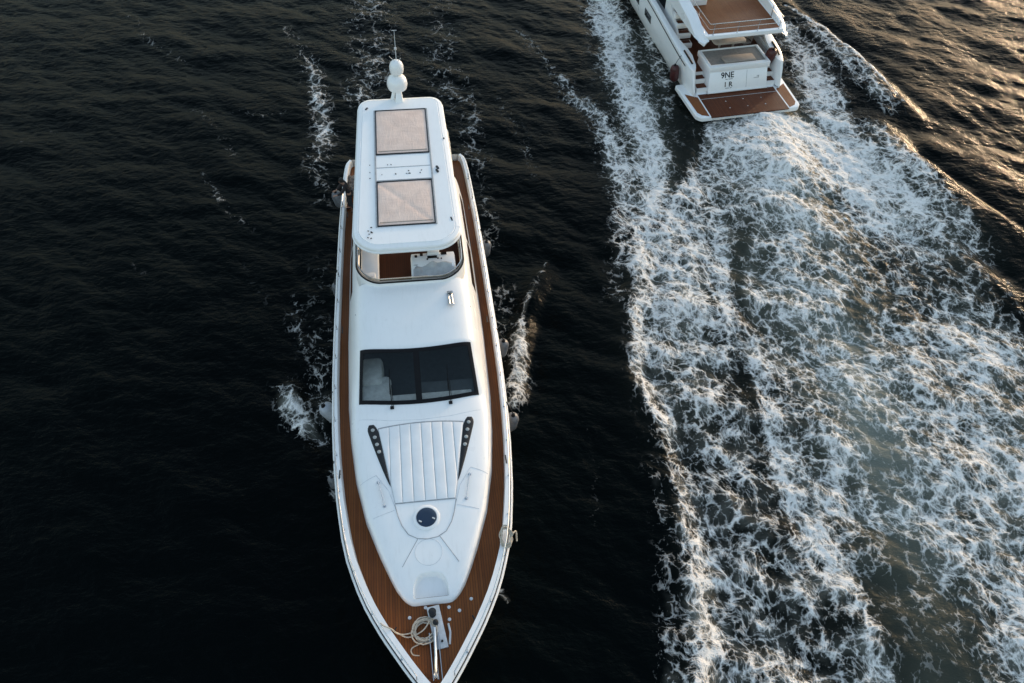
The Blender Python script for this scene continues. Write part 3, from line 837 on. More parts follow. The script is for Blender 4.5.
    B(MB().box((.9, 9.95, 2.86), (1.9, .75, .40), 0, rad(8)), 'dashboard', CABIN_DARK, bevel=.04)
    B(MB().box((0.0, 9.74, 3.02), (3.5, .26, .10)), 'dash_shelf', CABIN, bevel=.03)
    # side windows
    for sgn in (-1, 1):
        for ya, yb in ((14.6, 16.9), (17.1, 19.8)):
            P = []
            for k in range(9):
                y = ya + (yb - ya) * k / 8; row = []
                for g in (.30, .45, .62):
                    if ya < 10: g = .42 + (g - .42) * min(1, .25 + .75 * k / 4)
                    u = (1 - g ** 7) ** (1 / 7)
                    top = prof(y) if y < 13.9 else 3.84
                    x = u * Wd(y) * (1 - kk(y) * g) + .012
                    row.append((sgn * x, y, zb(y) + (top - zb(y)) * g))
                P.append(row)
            B(MB().grid(P), 'side_window', GLASS_SIDE)
    # ---- sun pad of ribbed cushions
    pad = MB()
    NS = 8
    def edge_x(t, y): 
        hw = .91 + (1.36 - .91) * (y - 5.88) / (8.62 - 5.88)
        return -hw + 2 * hw * t
    for k in range(NS):
        P = []
        for i in range(22):
            y = 5.90 + 2.74 * i / 21; row = []
            for s_, h in ((0.0, .0), (.05, .016), (.14, .020), (.5, .024), (.86, .020), (.95, .016), (1.0, .0)):
                lim = edge_x(1, y); xa_ = -1.37 + 2.74 * k / NS + .006; xb_ = xa_ + 2.74 / NS - .012; xa_ = max(-lim, min(lim, xa_)); xb_ = max(-lim, min(lim, xb_)); x = xa_ + (xb_ - xa_) * s_; h = h * min(1, (xb_ - xa_) / .12); yy = y - .055 * (x * x - .4) * (1 if i == 21 else i / 21) + .0
                hh = h * (1 if 0 < i < 21 else .3)
                row.append((x, yy, surf(x, yy) + .012 + hh))
            P.append(row)
        pad.grid(P)
    sp = B(pad, 'sun_pad', VINYL, angle=60)
    base = MB(); P = []
    for i in range(15):
        y = 5.87 + 2.82 * i / 14
        P.append([(edge_x(t, y) * 1.01, y - .055 * (edge_x(t, y) ** 2 - .4) * i / 14, surf(edge_x(t, y), y) + .010) for t in np.linspace(0, 1, 13)])
    B(base.grid(P), 'pad_base', SEAM, sp)
    # ---- dark curved vents with spot lights either side of the pad
    for sgn in (-1, 1):
        P = []
        for i in range(24):
            t = i / 23; y = 8.76 - 2.28 * t
            xi = edge_x(1, y) + .025
            wdt = .37 * (1 - t) ** .75 * (1 if i > 2 else (.45, .75, .92)[i])
            off = .0 if i > 2 else (.10, .05, .02)[i]
            row = []
            for s_ in (0, .12, .5, .88, 1):
                x = xi + off + wdt * s_
                row.append((sgn * x, y, surf(x, y) + (.006 if s_ in (0, 1) else .022)))
            P.append(row)
        vent = B(MB().grid(P), 'vent_strip', DARK, angle=60)
        for t in (.09, .21, .33, .45):
            y = 8.76 - 2.28 * t; x = edge_x(1, y) + .03 + .18 * (1 - t) ** .75
            B(MB().lathe([(.062, .0), (.062, .02), (.045, .03), (0.0, .032)], (sgn * x, y, surf(x, y) + .015), 16), 'spotlight', LIGHTM, vent)
    # ---- hatch, lids, seams
    hz = surf(0, 5.35)
    tilt = Vector((0, -(surf(0, 5.6) - surf(0, 5.1)) / .5, 1)).normalized()
    ht = B(MB().lathe([(.40, -.02), (.40, .02), (.37, .035), (.315, .035), (.30, .02), (.3, -.02)], (0, 5.34, hz), 40, tilt), 'deck_hatch', GEL)
    B(MB().lathe([(.305, .0), (.30, .045), (.27, .06), (.15, .068), (0.0, .07)], (0, 5.34, hz), 36, tilt), 'hatch_glass', HATCH, ht)
    for (x, y) in ((-.19, 5.20), (.21, 5.26)): B(MB().box((x, y, hz + .075), (.09, .035, .03), rad(-30)), 'latch', GREYW, ht)
    def draped(pts, r, lift=.0, n=14):
        out = []
        for a, c in zip(pts[:-1], pts[1:]):
            for k in range(n): t = k / n; x = a[0] + (c[0] - a[0]) * t; y = a[1] + (c[1] - a[1]) * t; out.append((x, y, surf(x, y) + lift))
        out.append((pts[-1][0], pts[-1][1], surf(*pts[-1]) + lift)); return out
    arc = [(-.93, 5.86), (-.84, 5.45), (-.74, 5.15), (-.56, 4.86), (-.30, 4.71), (0, 4.67), (.30, 4.71), (.56, 4.86), (.74, 5.15), (.84, 5.45), (.93, 5.86)]
    sm = MB().tube(draped(arc, .012, .002, 5), .013, 6)
    sm.tube(draped([(-.30, 4.69), (-.78, 3.90)], 0, .001), .010, 6); sm.tube(draped([(.36, 4.72), (.86, 3.90)], 0, .001), .010, 6)
    B(sm, 'panel_seam', SEAM)
    def pale(pts, r): B(MB().tube(pts, r, 6), 'panel_seam', SEAM_PALE)
    pale(draped([(.40 * cos(a), 4.27 + .40 * sin(a)) for a in np.linspace(0, 2 * pi, 25)], 0, .0, 2), .007)
    for sgn in (-1, 1):
        pale(draped([(sgn * 1.98, 6.72), (sgn * 1.47, 6.92)], 0, .001), .008)
        pale(draped([(sgn * 1.60, 5.50), (sgn * .95, 5.68)], 0, .001), .008)
        pale(draped([(sgn * 1.47, 6.92), (sgn * 1.10, 6.35), (sgn * .93, 5.80)], 0, .001), .008)
    pale(draped([(-1.98, 9.05), (-1.0, 8.86), (0, 8.80), (1.0, 8.86), (1.98, 9.05)], 0, -.002), .007)
    for sgn in (-1, 1):
        h = MB(); a = (sgn * 1.41, 6.67, surf(1.41, 6.67)); c = (sgn * 1.235, 5.85, surf(1.235, 5.85))
        h.tube([a, (a[0], a[1], a[2] + .06), (c[0], c[1], c[2] + .06), c], .014, 8)
        h.lathe([(.05, 0), (.05, .012), (.02, .02)], a, 12); h.lathe([(.05, 0), (.05, .012), (.02, .02)], c, 12)
        B(h, 'grab_handle', STEEL)
    # ---- foredeck gear
    dz = deck_z(2) + .012
    wl = MB(); wl.box((.11, 2.13, dz + .03), (.36, 1.24, .05), rad(9))
    wlo = B(wl, 'windlass', GREYW, bevel=.015)
    g = MB(); g.lathe([(.10, 0), (.10, .06), (.06, .08), (.06, .16), (.11, .19), (.11, .22), (.03, .24)], (.0, 2.50, dz + .05), 18)
    B(g, 'capstan', DARK, wlo); g = MB()
    g.lathe([(.08, 0), (.08, .10), (.03, .13)], (.07, 2.24, dz + .05), 16); B(g, 'chain_gypsy', DARK, wlo); g = MB(); g.lathe([(.035, 0), (.03, .03)], (.22, 1.72, dz + .055), 12)
    B(g, 'foot_switch', DARK, wlo)
    an = MB(); an.box((.02, 1.42, dz + .05), (.05, 1.45, .07), rad(2)); an.box((-.10, 1.32, dz + .04), (.02, 1.3, .10), rad(2)); an.box((.14, 1.32, dz + .04), (.02, 1.3, .10), rad(2))
    an.tube([(.03, 2.1, dz + .10), (.02, 1.3, dz + .12), (.0, .72, cap_z(.7) + .03)], .045, 8)
    an.lathe([(.10, -.05), (.06, 0), (.10, .05)], (0, .72, dz + .30), 16, (1, 0, 0))
    B(an, 'anchor_roller', STEEL)
    for x, y in ((.47, 2.69), (.76, 2.56), (.46, 2.33), (-.19, 2.75), (-.65, 2.50), (1.12, 2.87)):
        B(MB().lathe([(.05, 0), (.05, .012), (.035, .02), (0, .02)], (x, y, deck_z(y) + .01), 16), 'deck_filler', GREYW)
    B(MB().tube([(.42, 2.2, dz + .02), (.46, 1.95, dz + .04), (.42, 1.62, dz + .02)], .03, 8), 'boat_hook_clip', GREYW)
    for x, y, rz in ((1.18, 2.20, .55), (-1.10, 2.10, -.55), (2.62, 7.2, .05), (-2.62, 7.2, -.05), (2.63, 13.3, 0), (-2.63, 13.3, 0), (2.5, 19.6, 0), (-2.5, 19.6, 0)):
        z = cap_z(y) + .03 if abs(x) > 2 else deck_z(y) + .03
        c = MB().tube([(-.15, 0, .10), (-.06, 0, .085), (.06, 0, .085), (.15, 0, .10)], .022, 8).tube([(-.05, 0, 0), (-.05, 0, .085)], .02, 8).tube([(.05, 0, 0), (.05, 0, .085)], .02, 8)
        o = c.build('cleat', DARK, root); o.location = (x, y - Y0, z); o.rotation_euler = (0, 0, rz + pi / 2)
    # ---- flybridge
    fo = MB(); fo.add([(-1.8, 13.95, 3.862), (1.8, 13.95, 3.862), (1.8, 22.6, 3.862), (-1.8, 22.6, 3.862)], [(0, 1, 2, 3)])
    B(fo, 'flybridge_floor', TEAK_DARK)
    B(MB().box((0, 21.6, 3.78), (3.9, 2.3, .10)), 'flybridge_overhang', GEL, bevel=.02)
    out = rounded_rect(1.96, 1.90, 13.60, 22.7, .85, .3, 12)
    # shape the front into a gentle bow
    out = [(x, y + (.07 * x * x if y < 14.6 else 0)) for x, y in out]
    cm = MB()
    i1, i2, i3 = inset(out, .02), inset(out, .12), inset(out, .15)
    Z = lambda pts, z: [(p[0], p[1], z) for p in pts]
    cm.loft([Z(out, 3.80), Z(out, 4.40), Z(i1, 4.44), Z(i2, 4.44), Z(i3, 4.40), Z(i3, 3.85)], True, False, False)
    B(cm, 'flybridge_coaming', GEL)
    # tinted wind deflector round the front
    front = [p for p in inset(out, .05)]
    idx = [i for i in range(len(front)) if front[i][1] < 16.6]
    n0 = len(front); 
    left = sorted([front[i] for i in idx if front[i][0] < 0], key=lambda p: -p[1]); right = sorted([front[i] for i in idx if front[i][0] >= 0], key=lambda p: p[1])
    line = [(left[0][0], 16.6)] + left + right + [(right[-1][0], 16.6)]
    lean = lambda p, d: (p[0] * (1 - d * .5), p[1] + d)
    dfl = MB().grid([[(p[0], p[1], 4.44), (*lean(p, .06), 4.58)] for p in line])
    wd_ = B(dfl, 'wind_deflector', GLASS_TINT)
    B(MB().tube([(*lean(p, .06), 4.59) for p in line], .022, 8), 'deflector_rim', STEEL, wd_)
    B(MB().tube([(p[0], p[1], 4.455) for p in line], .028, 8), 'deflector_seal', BLACK, wd_)
    # seat, console
    B(MB().box((-1.45, 15.5, 4.08), (.62, 2.9, .42)).box((-1.5, 14.25, 4.12), (.5, .3, .5)), 'bench_seat', VINYL, bevel=.05)
    B(MB().box((-.98, 14.0, 4.18), (1.1, .10, .16)).box((-1.38, 14.10, 4.36), (.16, .14, .10)), 'side_locker', GREYW, bevel=.02)
    con = MB()
    con.loft([[(.02, 14.05, 3.87), (1.62, 14.05, 3.87), (1.62, 15.0, 3.87), (.02, 15.0, 3.87)], [(.02, 14.0, 4.35), (1.62, 14.0, 4.35), (1.62, 15.0, 4.35), (.02, 15.0, 4.35)],
              [(.06, 14.35, 4.58), (1.58, 14.35, 4.58), (1.58, 14.95, 4.60), (.06, 14.95, 4.60)]])
    con.box((.85, 14.90, 4.64), (.42, .16, .14))
    co_ = B(con, 'helm_console', VINYL, bevel=.03)
    for x, w_, y in ((.22, .09, 14.80), (.42, .10, 14.86), (1.22, .20, 14.86), (.80, .34, 14.72), (.62, .05, 14.62), (1.0, .05, 14.64), (1.12, .04, 14.62)):
        B(MB().box((x, y, 4.61), (w_, .10 if w_ > .06 else .05, .03)), 'instrument', BLACK, co_)
    rnd = random.Random(4); P = []
    for i in range(17):
        row = []
        for j in range(23):
            x = .10 + 1.46 * j / 22; y = 13.97 + .52 * i / 16
            pk = .20 * math.exp(-((x - .80) / .16) ** 2 - ((y - 14.42) / .2) ** 2) + .18 * math.exp(-((x - 1.22) / .16) ** 2 - ((y - 14.45) / .18) ** 2) + .10 * math.exp(-((x - .3) / .14) ** 2 - ((y - 14.2) / .12) ** 2)
            z = 4.42 + .19 * (i / 16) + pk * .7 + .012 * sin(x * 21 + y * 9) + .010 * sin(x * 9 - y * 31) + rnd.uniform(-.004, .004) + (0 if i < 14 else -.05 * (i - 13))
            row.append((x, y, z))
        P.append(row)
    B(MB().slab(P, .03), 'console_cover', COVER, co_, angle=60)
    wl_ = MB(); wl_.tube([(.80 + .2 * cos(a), 15.12 + .07 * sin(a) * .3, 4.52 + .2 * sin(a)) for a in np.linspace(0, 2 * pi, 24)[:-1]], .018, 6, True); wl_.tube([(.8, 15.0, 4.5), (.8, 15.12, 4.52)], .03, 8)
    B(wl_, 'steering_wheel', BLACK, co_)
    # horn trumpets on the brow
    hn = MB()
    for dx in (-.05, .06):
        z = surf(1.31 + dx, 12.9) + .07
        hn.tube([(1.31 + dx, 12.62, z), (1.31 + dx, 12.9, z), (1.31 + dx, 13.1, z)], [.055, .025, .03], 10)
    hn.box((1.31, 12.95, surf(1.31, 12.95) + .03), (.14, .2, .07)); hn.box((1.31, 13.16, surf(1.31, 13.16) + .05), (.2, .08, .10))
    B(hn, 'horn', STEEL)
    # ---- hardtop
    ho = rounded_rect(1.86, 1.70, 14.18, 23.05, .85, .55, 14)
    ho = [(x + (0.05 * sin(pi * min(1, max(0, (y - 14) / 8))) * (1 if x > 0 else -1)), y + (.05 * x * x - .1 if y < 15 else 0)) for x, y in ho]
    H = MB()
    rr = lambda d, z: Z(inset(ho, d), z)
    H.loft([rr(.20, 5.46), rr(-.03, 5.50), rr(-.04, 5.55), rr(-.005, 5.57), rr(0, 5.66), rr(.03, 5.70), rr(.16, 5.735), rr(.175, 5.722), rr(.195, 5.722), rr(.21, 5.746)])
    hto = B(H, 'hardtop', GEL, angle=30)
    pn = MB(); pn.box((0, 18.45, 5.756), (2.02, 1.50, .012)); B(pn, 'centre_panel', GEL, hto)
    ps = MB(); ps.box((0, 18.46, 5.766), (2.0, .03, .008)); ps.box((0, 19.20, 5.767), (2.0, .025, .008)); ps.box((0, 17.71, 5.767), (2.0, .025, .008))
    B(ps, 'panel_joint', SEAM, hto)
    sl = MB()
    for s_ in (-1, 1): sl.box((s_ * 1.045, 18.65, 5.765), (.05, 6.96, .03))
    B(sl, 'sliding_rail', SEAM, hto)
    for ya, yb in ((15.22, 17.62), (19.27, 22.10)):
        f_ = MB()
        for s_ in (-1, 1): f_.box((s_ * 1.0, (ya + yb) / 2, 5.768), (.035, yb - ya, .045))
        f_.box((0, ya, 5.768), (2.03, .035, .045)); f_.box((0, yb, 5.768), (2.03, .035, .045))
        fo_ = B(f_, 'skylight', DARK, hto)
        P = []
        for i in range(33):
            row = []
            for j in range(25):
                t, s_ = i / 32, j / 24
                x = -.97 + 1.94 * s_; y = ya + .03 + (yb - ya - .06) * t
                cx = abs(s_ - .5) * 2; cy = abs(t - .5) * 2
                z = 5.772 + .022 * (1 - cx ** 4) * (1 - cy ** 4) - .02 * math.exp(-((cx - cy) / .10) ** 2) * (1 if ya < 16 else .3) + .006 * sin(x * 34 + sin(y * 3) * 2) * (1 - cy)
                row.append((x, y, z))
            P.append(row)
        B(MB().grid(P), 'blind', BLIND, fo_, angle=80)
        B(MB().box((0, ya + .16, 5.785), (1.86, .03, .012)), 'batten', TAUPE, fo_)
    rnd = random.Random(11)
    def fit(c, sz, rz=0.0): B(MB().box(c, sz, rz), 'fitting', DARK, hto)
    for k in range(20):
        x, y = rnd.choice([(rnd.uniform(-.95, .95), rnd.choice((18.05, 18.2, 18.62))), (rnd.choice((-1.25, -1.2, 1.25)), rnd.uniform(17.6, 18.7)), (rnd.uniform(-1.5, -1.2), rnd.uniform(14.5, 15.2))])
        fit((x, y, 5.768), (rnd.uniform(.02, .07), rnd.uniform(.02, .05), .018), rnd.uniform(0, 3))
    for x, y in ((1.24, 18.1), (1.26, 18.3)): fit((x, y, 5.77), (.07, .16, .05), .4)
    fit((-1.35, 22.3, 5.76), (.05, .14, .05), -.6); fit((1.62, 20.1, 5.735), (.05, .07, .05)); fit((1.58, 15.4, 5.735), (.05, .2, .04), .2)
    for s_ in (-1, 1):
        B(MB().tube([(s_ * 1.80, 15.3, 4.42), (s_ * 1.72, 15.75, 5.5)], .035, 8), 'hardtop_strut', STEEL)
    for s_ in (-1, 1):
        P = [[(s_ * 1.88, 19.2, 4.40), (s_ * 1.72, 20.0, 5.52)], [(s_ * 1.88, 21.6, 4.40), (s_ * 1.72, 21.2, 5.52)]]
        a = MB(); q = [P[0][0], P[1][0], P[1][1], P[0][1]]
        a.loft([[(x + s_ * .05, y, z) for x, y, z in q], [(x - s_ * .05, y, z) for x, y, z in q]])
        B(a, 'arch_leg', GEL, bevel=.02)
    # ---- mast
    ms = MB(); ms.loft([[(x * 1.0 - .02, 22.75 + y, 5.70) for x, y in ((-.16, -.12), (.16, -.12), (.16, .25), (-.16, .25))], [(x * .7 - .02, 22.95 + y * .8, 6.12) for x, y in ((-.16, -.12), (.16, -.12), (.16, .25), (-.16, .25))]])
    ms.loft([[(-.38, 22.85, 5.70), (-.22, 22.85, 5.70), (-.22, 23.0, 5.70), (-.38, 23.0, 5.70)], [(-.26, 22.95, 6.1), (-.14, 22.95, 6.1), (-.14, 23.05, 6.1), (-.26, 23.05, 6.1)]])
    mo = B(ms, 'mast', GEL, bevel=.02)
    def dome(c, r, h): return MB().lathe([(r * .55, -h * .95), (r * .9, -h * .7), (r, -h * .2), (r * .97, h * .2), (r * .82, h * .62), (r * .5, h * .9), (r * .2, h * .99), (0, h)], c, 28)
    B(dome((-.05, 23.15, 6.36), .42, .34), 'radome', GEL, mo)
    B(MB().tube([(-.05, 23.2, 6.6), (-.05, 23.25, 6.75)], .10, 10), 'mast_post', GEL, mo)
    B(dome((-.02, 23.25, 6.98), .29, .31), 'radome', GEL, mo)
    wa = MB(); wa.tube([(0, 23.3, 7.2), (.02, 23.36, 8.5)], [.022, .012], 6); wa.lathe([(.05, -.04), (.05, .04)], (.005, 23.32, 7.75), 10); wa.box((.02, 23.36, 8.5), (.2, .02, .02)); wa.tube([(-.02, 23.2, 7.22), (-.26, 23.2, 7.5)], .012, 6); wa.tube([(.02, 23.2, 7.22), (.18, 23.2, 7.4)], .012, 6)
    B(wa, 'aerial', GREYW, mo)
    # cockpit furniture under the overhang
    B(MB().box((0, 22.4, 2.2), (2.6, .7, .5)).box((0, 22.75, 2.55), (2.6, .18, .55)), 'cockpit_seat', VINYL, bevel=.05)
    return root
big_yacht()

# ------------------------------------------------------------------ second yacht, stern towards the camera
S_HEAD = rad(14.0)
S_O = Vector((12.016, 36.78, 0))
def wq(x, y, z):
    return Vector((S_O.x + x * cos(S_HEAD) - y * sin(S_HEAD), S_O.y + x * sin(S_HEAD) + y * cos(S_HEAD), z))

def second_yacht():
    root = empty('yacht', S_O, S_HEAD)
    tag(root, 'white motor yacht steaming away, teak swim platform at its stern, wake behind', 'yacht')
    B = lambda mb, name, mat, parent=root, **k: mb.build(name, mat, parent, **k)
    capz = lambda y: float(np.interp(y, [2, 3, 8, 14, 22], [1.72, 1.9, 2.25, 2.5, 2.9]))
    hw = lambda y: float(np.interp(y, [1.8, 2.1, 2.5, 3.2, 4.5, 9, 13, 16, 18, 20, 21.3, 22.2, 22.6], [2.52, 2.62, 2.70, 2.76, 2.80, 2.80, 2.72, 2.45, 2.05, 1.40, .80, .30, .05]))
    YS = [1.9, 2.1, 2.35, 2.7, 3.2, 4, 5, 6.5, 8, 9.5, 11, 12.5, 14, 15.5, 17, 18, 19, 20, 20.8, 21.5, 22.1, 22.6]
    hull = MB()
    th = lambda y: float(np.interp(y, [1.9, 2.2, 3.2, 4.6, 5.2, 20, 22.6], [.12, .40, .56, .50, .30, .26, .04]))
    rows = [(-.25, .80), (.05, .88), (.35, .93), (.7, .965), (1.0, .985), (1.35, 1.0), (None, 1.0), ('c', .985), ('i', 0), ('f', 0)]
    for sgn in (1, -1):
        P = []
        for y in YS:
            row = []
            for z, f in rows:
                rake = 0
                zz = z if isinstance(z, float) else capz(y) - (.03 if z is None else 0)
                if z == 'f': zz = 1.0 if y > 3 else .5
                # the quarter leans forward towards its top and the stem rakes
                yy = y + .48 * max(0, (5 - y) / 3.1) * max(0, zz - .45) if y < 5 else y - (1.8 * max(0, (y - 15) / 7.6) * (1 - max(zz, 0) / capz(y)))
                x = hw(y) * (f if f else 1)
                if z == 'c': x = hw(y) - .04
                if z in ('i', 'f'): x = max(0, hw(y) - th(y))
                row.append((sgn * x, yy, zz))
            P.append(row)
        hull.grid(P)
        hull.add(P[0], [tuple(range(len(rows)))])
    B(hull, 'hull', GEL2, angle=38)
    dk = MB()
    dk.grid([[(-(hw(y) - th(y) * .8), y, 1.12 if y < 15 else 1.12 + (y - 15) * .16), ((hw(y) - th(y) * .8), y, 1.12 if y < 15 else 1.12 + (y - 15) * .16)] for y in YS if y > 3.0])
    B(dk, 'deck', TEAK_DARK)
    bl = MB(); bl.box((0, 3.65, .55), (4.6, 1.3, .9)); B(bl, 'stern_bulkhead', GEL2)
    for sgn in (1, -1):
        B(MB().tube([(sgn * (hw(y) + .01), y + (.0 if y > 5 else .48 * max(0, (5 - y) / 3.1) * (capz(y) - .7)), capz(y) - .22) for y in YS if 2.6 < y < 21], .028, 6), 'rub_rail', BLACK)
        B(MB().tube([(sgn * (hw(y) - .26), y + .2, capz(y) + .02) for y in (2.7, 2.85, 3.1, 3.5, 3.8)], .05, 8), 'fairlead', BLACK)
        for ya, yb in ((8.4, 9.5), (10.6, 12.4)):
            P = [[(sgn * (hw(y) * f + .012), y, z) for z, f in ((1.1, .99), (1.35, 1.0), (1.55, 1.0))] for y in np.linspace(ya, yb, 7)]
            B(MB().grid(P), 'hull_window', GLASS_SIDE)
    # ---- swim platform
    po = rounded_rect(2.92, 3.02, -.04, 3.25, .30, .1, 8)
    po = [(x, y + .26 * (max(0, abs(x) - 2.15) / .8) ** 1.0 * (1 if y < 1.2 else 0)) for x, y in po]
    pl = MB(); Z = lambda pts, z: [(p[0], p[1], z) for p in pts]
    pl.loft([Z(inset(po, .10), .16), Z(po, .22), Z(po, .40), Z(inset(po, .03), .44), Z(inset(po, .06), .445)])
    plo = B(pl, 'swim_platform', GEL2, angle=30)
    t = MB(); t.prism([(-2.16, .06), (2.16, .06), (2.16, 2.12), (-2.16, 2.12)], .40, .452)
    B(t, 'platform_teak', TEAK_WET, plo)
    for sgn in (-1, 1):
        o = [(2.24, .18), (2.60, .34), (2.76, .60), (2.84, 2.3), (2.42, 2.0), (2.24, 1.9)]
        o = [(sgn * a, b) for a, b in o]
        if sgn < 0: o.reverse()
        B(MB().prism(o, .40, .453), 'side_teak', TEAK_FLY, plo)
    B(MB().tube([(-2.16, -.035, .40), (2.16, -.035, .40)], .022, 8), 'edge_trim', STEEL, plo)
    B(MB().box((0, 1.68, .456), (4.3, .03, .010)), 'teak_joint', SEAM, plo)
    for x, y in ((-.9, 1.3), (.1, 1.35), (1.1, 1.3), (-.9, .7), (.1, .7), (1.1, .7)):
        B(MB().lathe([(.035, 0), (.03, .006), (0, .006)], (x, y, .452), 12), 'pad_eye', STEEL, plo)
    # ---- transom block with the garage door, lettering and seat on top
    tb = MB()
    tb.loft([[(-1.62, 2.06, .50), (1.74, 2.06, .50), (1.74, 4.15, .50), (-1.62, 4.15, .50)],
             [(-1.55, 2.48, 1.52), (1.72, 2.48, 1.52), (1.72, 4.15, 1.52), (-1.55, 4.15, 1.52)]])
    tbo = B(tb, 'transom_block', GEL2, bevel=.05)
    lip = MB()
    o = [(-1.64, 2.44), (1.80, 2.44), (1.80, 4.18), (-1.64, 4.18)]; i_ = [(-1.48, 2.66), (1.66, 2.66), (1.66, 4.12), (-1.48, 4.12)]
    lip.loft([Z(o, 1.50), Z(o, 1.80), Z(i_, 1.82), Z(i_, 1.70)], True, True, False)
    lipo = B(lip, 'transom_lip', GEL2, tbo, bevel=.03)
    B(MB().box((.09, 3.39, 1.72), (3.12, 1.44, .03)), 'lounge_top', GREY_DECK, tbo)
    B(MB().box((.22, 3.05, 1.79), (1.75, .62, .14)), 'lounge_cushion', TAUPE, tbo, bevel=.05)
    sl = lambda z: 2.06 + .42 * (z - .5) / 1.02 - .006
    j = MB(); j.loft([[(.53, sl(.62), .62), (.55, sl(.62), .62), (.55, sl(.62) + .01, .62), (.53, sl(.62) + .01, .62)], [(.53, sl(1.46), 1.46), (.55, sl(1.46), 1.46), (.55, sl(1.46) + .01, 1.46), (.53, sl(1.46) + .01, 1.46)]])
    B(j, 'door_seam', SEAM, tbo)
    B(MB().box((.06, 2.05, .52), (3.4, .05, .05)), 'kick_strip', GEL2, tbo)
    lean = rad(90) - math.atan2(.42, 1.02)
    def letters(txt, x, z, size, name):
        cu = bpy.data.curves.new('t', 'FONT'); cu.body = txt; cu.size = size; cu.extrude = .003; cu.align_x = 'CENTER'; cu.offset = .006
        to = bpy.data.objects.new('t', cu); sc.collection.objects.link(to)
        bpy.context.view_layer.update()
        me = bpy.data.meshes.new_from_object(to.evaluated_get(bpy.context.evaluated_depsgraph_get()))
        bpy.data.objects.remove(to); me.materials.clear(); me.materials.append(BLACK)
        o = bpy.data.objects.new(name, me); sc.collection.objects.link(o); o.parent = tbo
        o.location = (x, sl(z) - .004, z); o.rotation_euler = (lean, 0, 0)
    letters('9NE', -.56, 1.17, .42, 'lettering'); letters('_ __', -.46, 1.12, .22, 'small_lettering')
    letters('1 R', -.50, .74, .36, 'lettering'); letters('__ _', -.47, .69, .19, 'small_lettering')
    lg = MB(); lg.box((1.10, sl(1.04), 1.04), (.30, .02, .05), 0, 0); lg.box((1.18, sl(1.12), 1.12), (.12, .02, .04)); lg.box((1.22, sl(1.08), 1.08), (.03, .02, .16))
    B(lg, 'door_latch', GREYW, tbo)
    # ---- steps either side
    for sgn, xa, xb in ((-1, -2.2, -1.62), (1, 1.74, 2.24)):
        xm, w = (xa + xb) / 2, xb - xa
        for k, (y, z) in enumerate(((2.30, .72), (2.75, .98), (3.15, 1.16))):
            s_ = B(MB().box((xm, y + .2, z / 2 + .1), (w, .5, z - .2)), 'boarding_step', GEL2)
            B(MB().box((xm, y + .22, z + .012), (w - .04, .40, .02)), 'step_tread', TEAK_WET, s_)
    # ---- aft cockpit
    tbl = MB(); tbl.prism(rounded_rect(.92, .92, 0, .95, .22, .22, 6), 1.92, 2.02)
    for x in (-.4, .4): tbl.tube([(x, .48, 1.12), (x, .48, 1.88)], .06, 10)
    t_ = B(tbl, 'cockpit_table', TAUPE_LIGHT, bevel=.01); t_.location = (.25, 4.25, 0)
    def chair(x, y, rz):
        e = MB(); e.box((0, 0, .45), (.50, .48, .10)); c1 = e.build('chair', TAUPE, root, bevel=.03)
        c1.location = (x, y, 1.12); c1.rotation_euler = (0, 0, rz)
        b_ = MB(); b_.grid([[(.25 * cos(a), .23 + .10 * sin(a), z) for z in (.48, .75, .92)] for a in np.linspace(0, pi, 9)]); b_.build('chair_back', TAUPE_LIGHT, c1)
        for sx in (-.2, .2):
            for sy in (-.2, .2): MB().tube([(sx, sy, .42), (sx * 1.15, sy * 1.15, 0)], .018, 6).build('chair_leg', STEEL, c1)
    chair(1.45, 4.95, rad(-80)); chair(1.25, 5.75, rad(20)); chair(-.3, 6.0, rad(5))
    # ---- stair to the flybridge
    for k in range(5):
        zz = 1.40 + .36 * k
        s_ = B(MB().box((-1.75 + .02 * k, 5.75 + .42 * k, zz - .14), (.78, .46, .28)), 'stair_step', GEL2, bevel=.05)
        B(MB().box((-1.75 + .02 * k, 5.76 + .42 * k, zz + .012), (.60, .26, .02)), 'step_tread', TEAK_WET, s_)
    B(MB().prism([(-2.16, 5.85), (-2.10, 5.7), (-2.04, 5.85), (-2.04, 8.2), (-2.16, 8.2)], 1.12, lambda p: 1.55 + (p[1] - 5.7) * .62), 'stair_side', GEL2)
    # ---- gear on the starboard quarter
    rb_ = MB()
    for k in range(6): rb_.box((2.28 + .09 * k, 4.15, 1.80 + .012 * k), (.06, 1.25, .05))
    B(rb_, 'vent_louvre', TAUPE_LIGHT)
    B(MB().box((2.5, 4.15, 1.70), (.62, 1.4, .2)), 'quarter_locker', GREYW, bevel=.02)
    # ---- flybridge deck
    fo = [(-2.10, 2.66), (2.12, 2.66), (2.34, 3.4), (2.30, 12.0), (-2.30, 12.0), (-2.32, 3.4)]
    fd = MB(); fd.loft([Z(inset(fo, .05), 3.24), Z(fo, 3.30), Z(fo, 3.46), Z(inset(fo, .03), 3.48)])
    fdo = B(fd, 'flybridge_deck', GEL2, angle=30)
    B(MB().prism([(-1.93, 2.86), (1.99, 2.86), (2.02, 11.5), (-1.96, 11.5)], 3.46, 3.492), 'upper_teak', TEAK_FLY, fdo)
    for sgn in (-1, 1):
        w = MB()
        pr = [(2.42, 3.30, .14), (2.75, 3.36, .32), (3.2, 3.56, .40), (4.2, 3.86, .42), (6, 4.06, .42), (11.5, 4.2, .40)]
        w.loft([[(sgn * (2.02 + .0 * y), y, 3.36), (sgn * (2.08), y, zt), (sgn * (2.08 + d * .35), y, zt + .01), (sgn * (2.12 + d), y, zt - .22), (sgn * (2.14 + d), y, 3.22)] for y, zt, d in pr])
        B(w, 'side_wing', GEL2, angle=40)
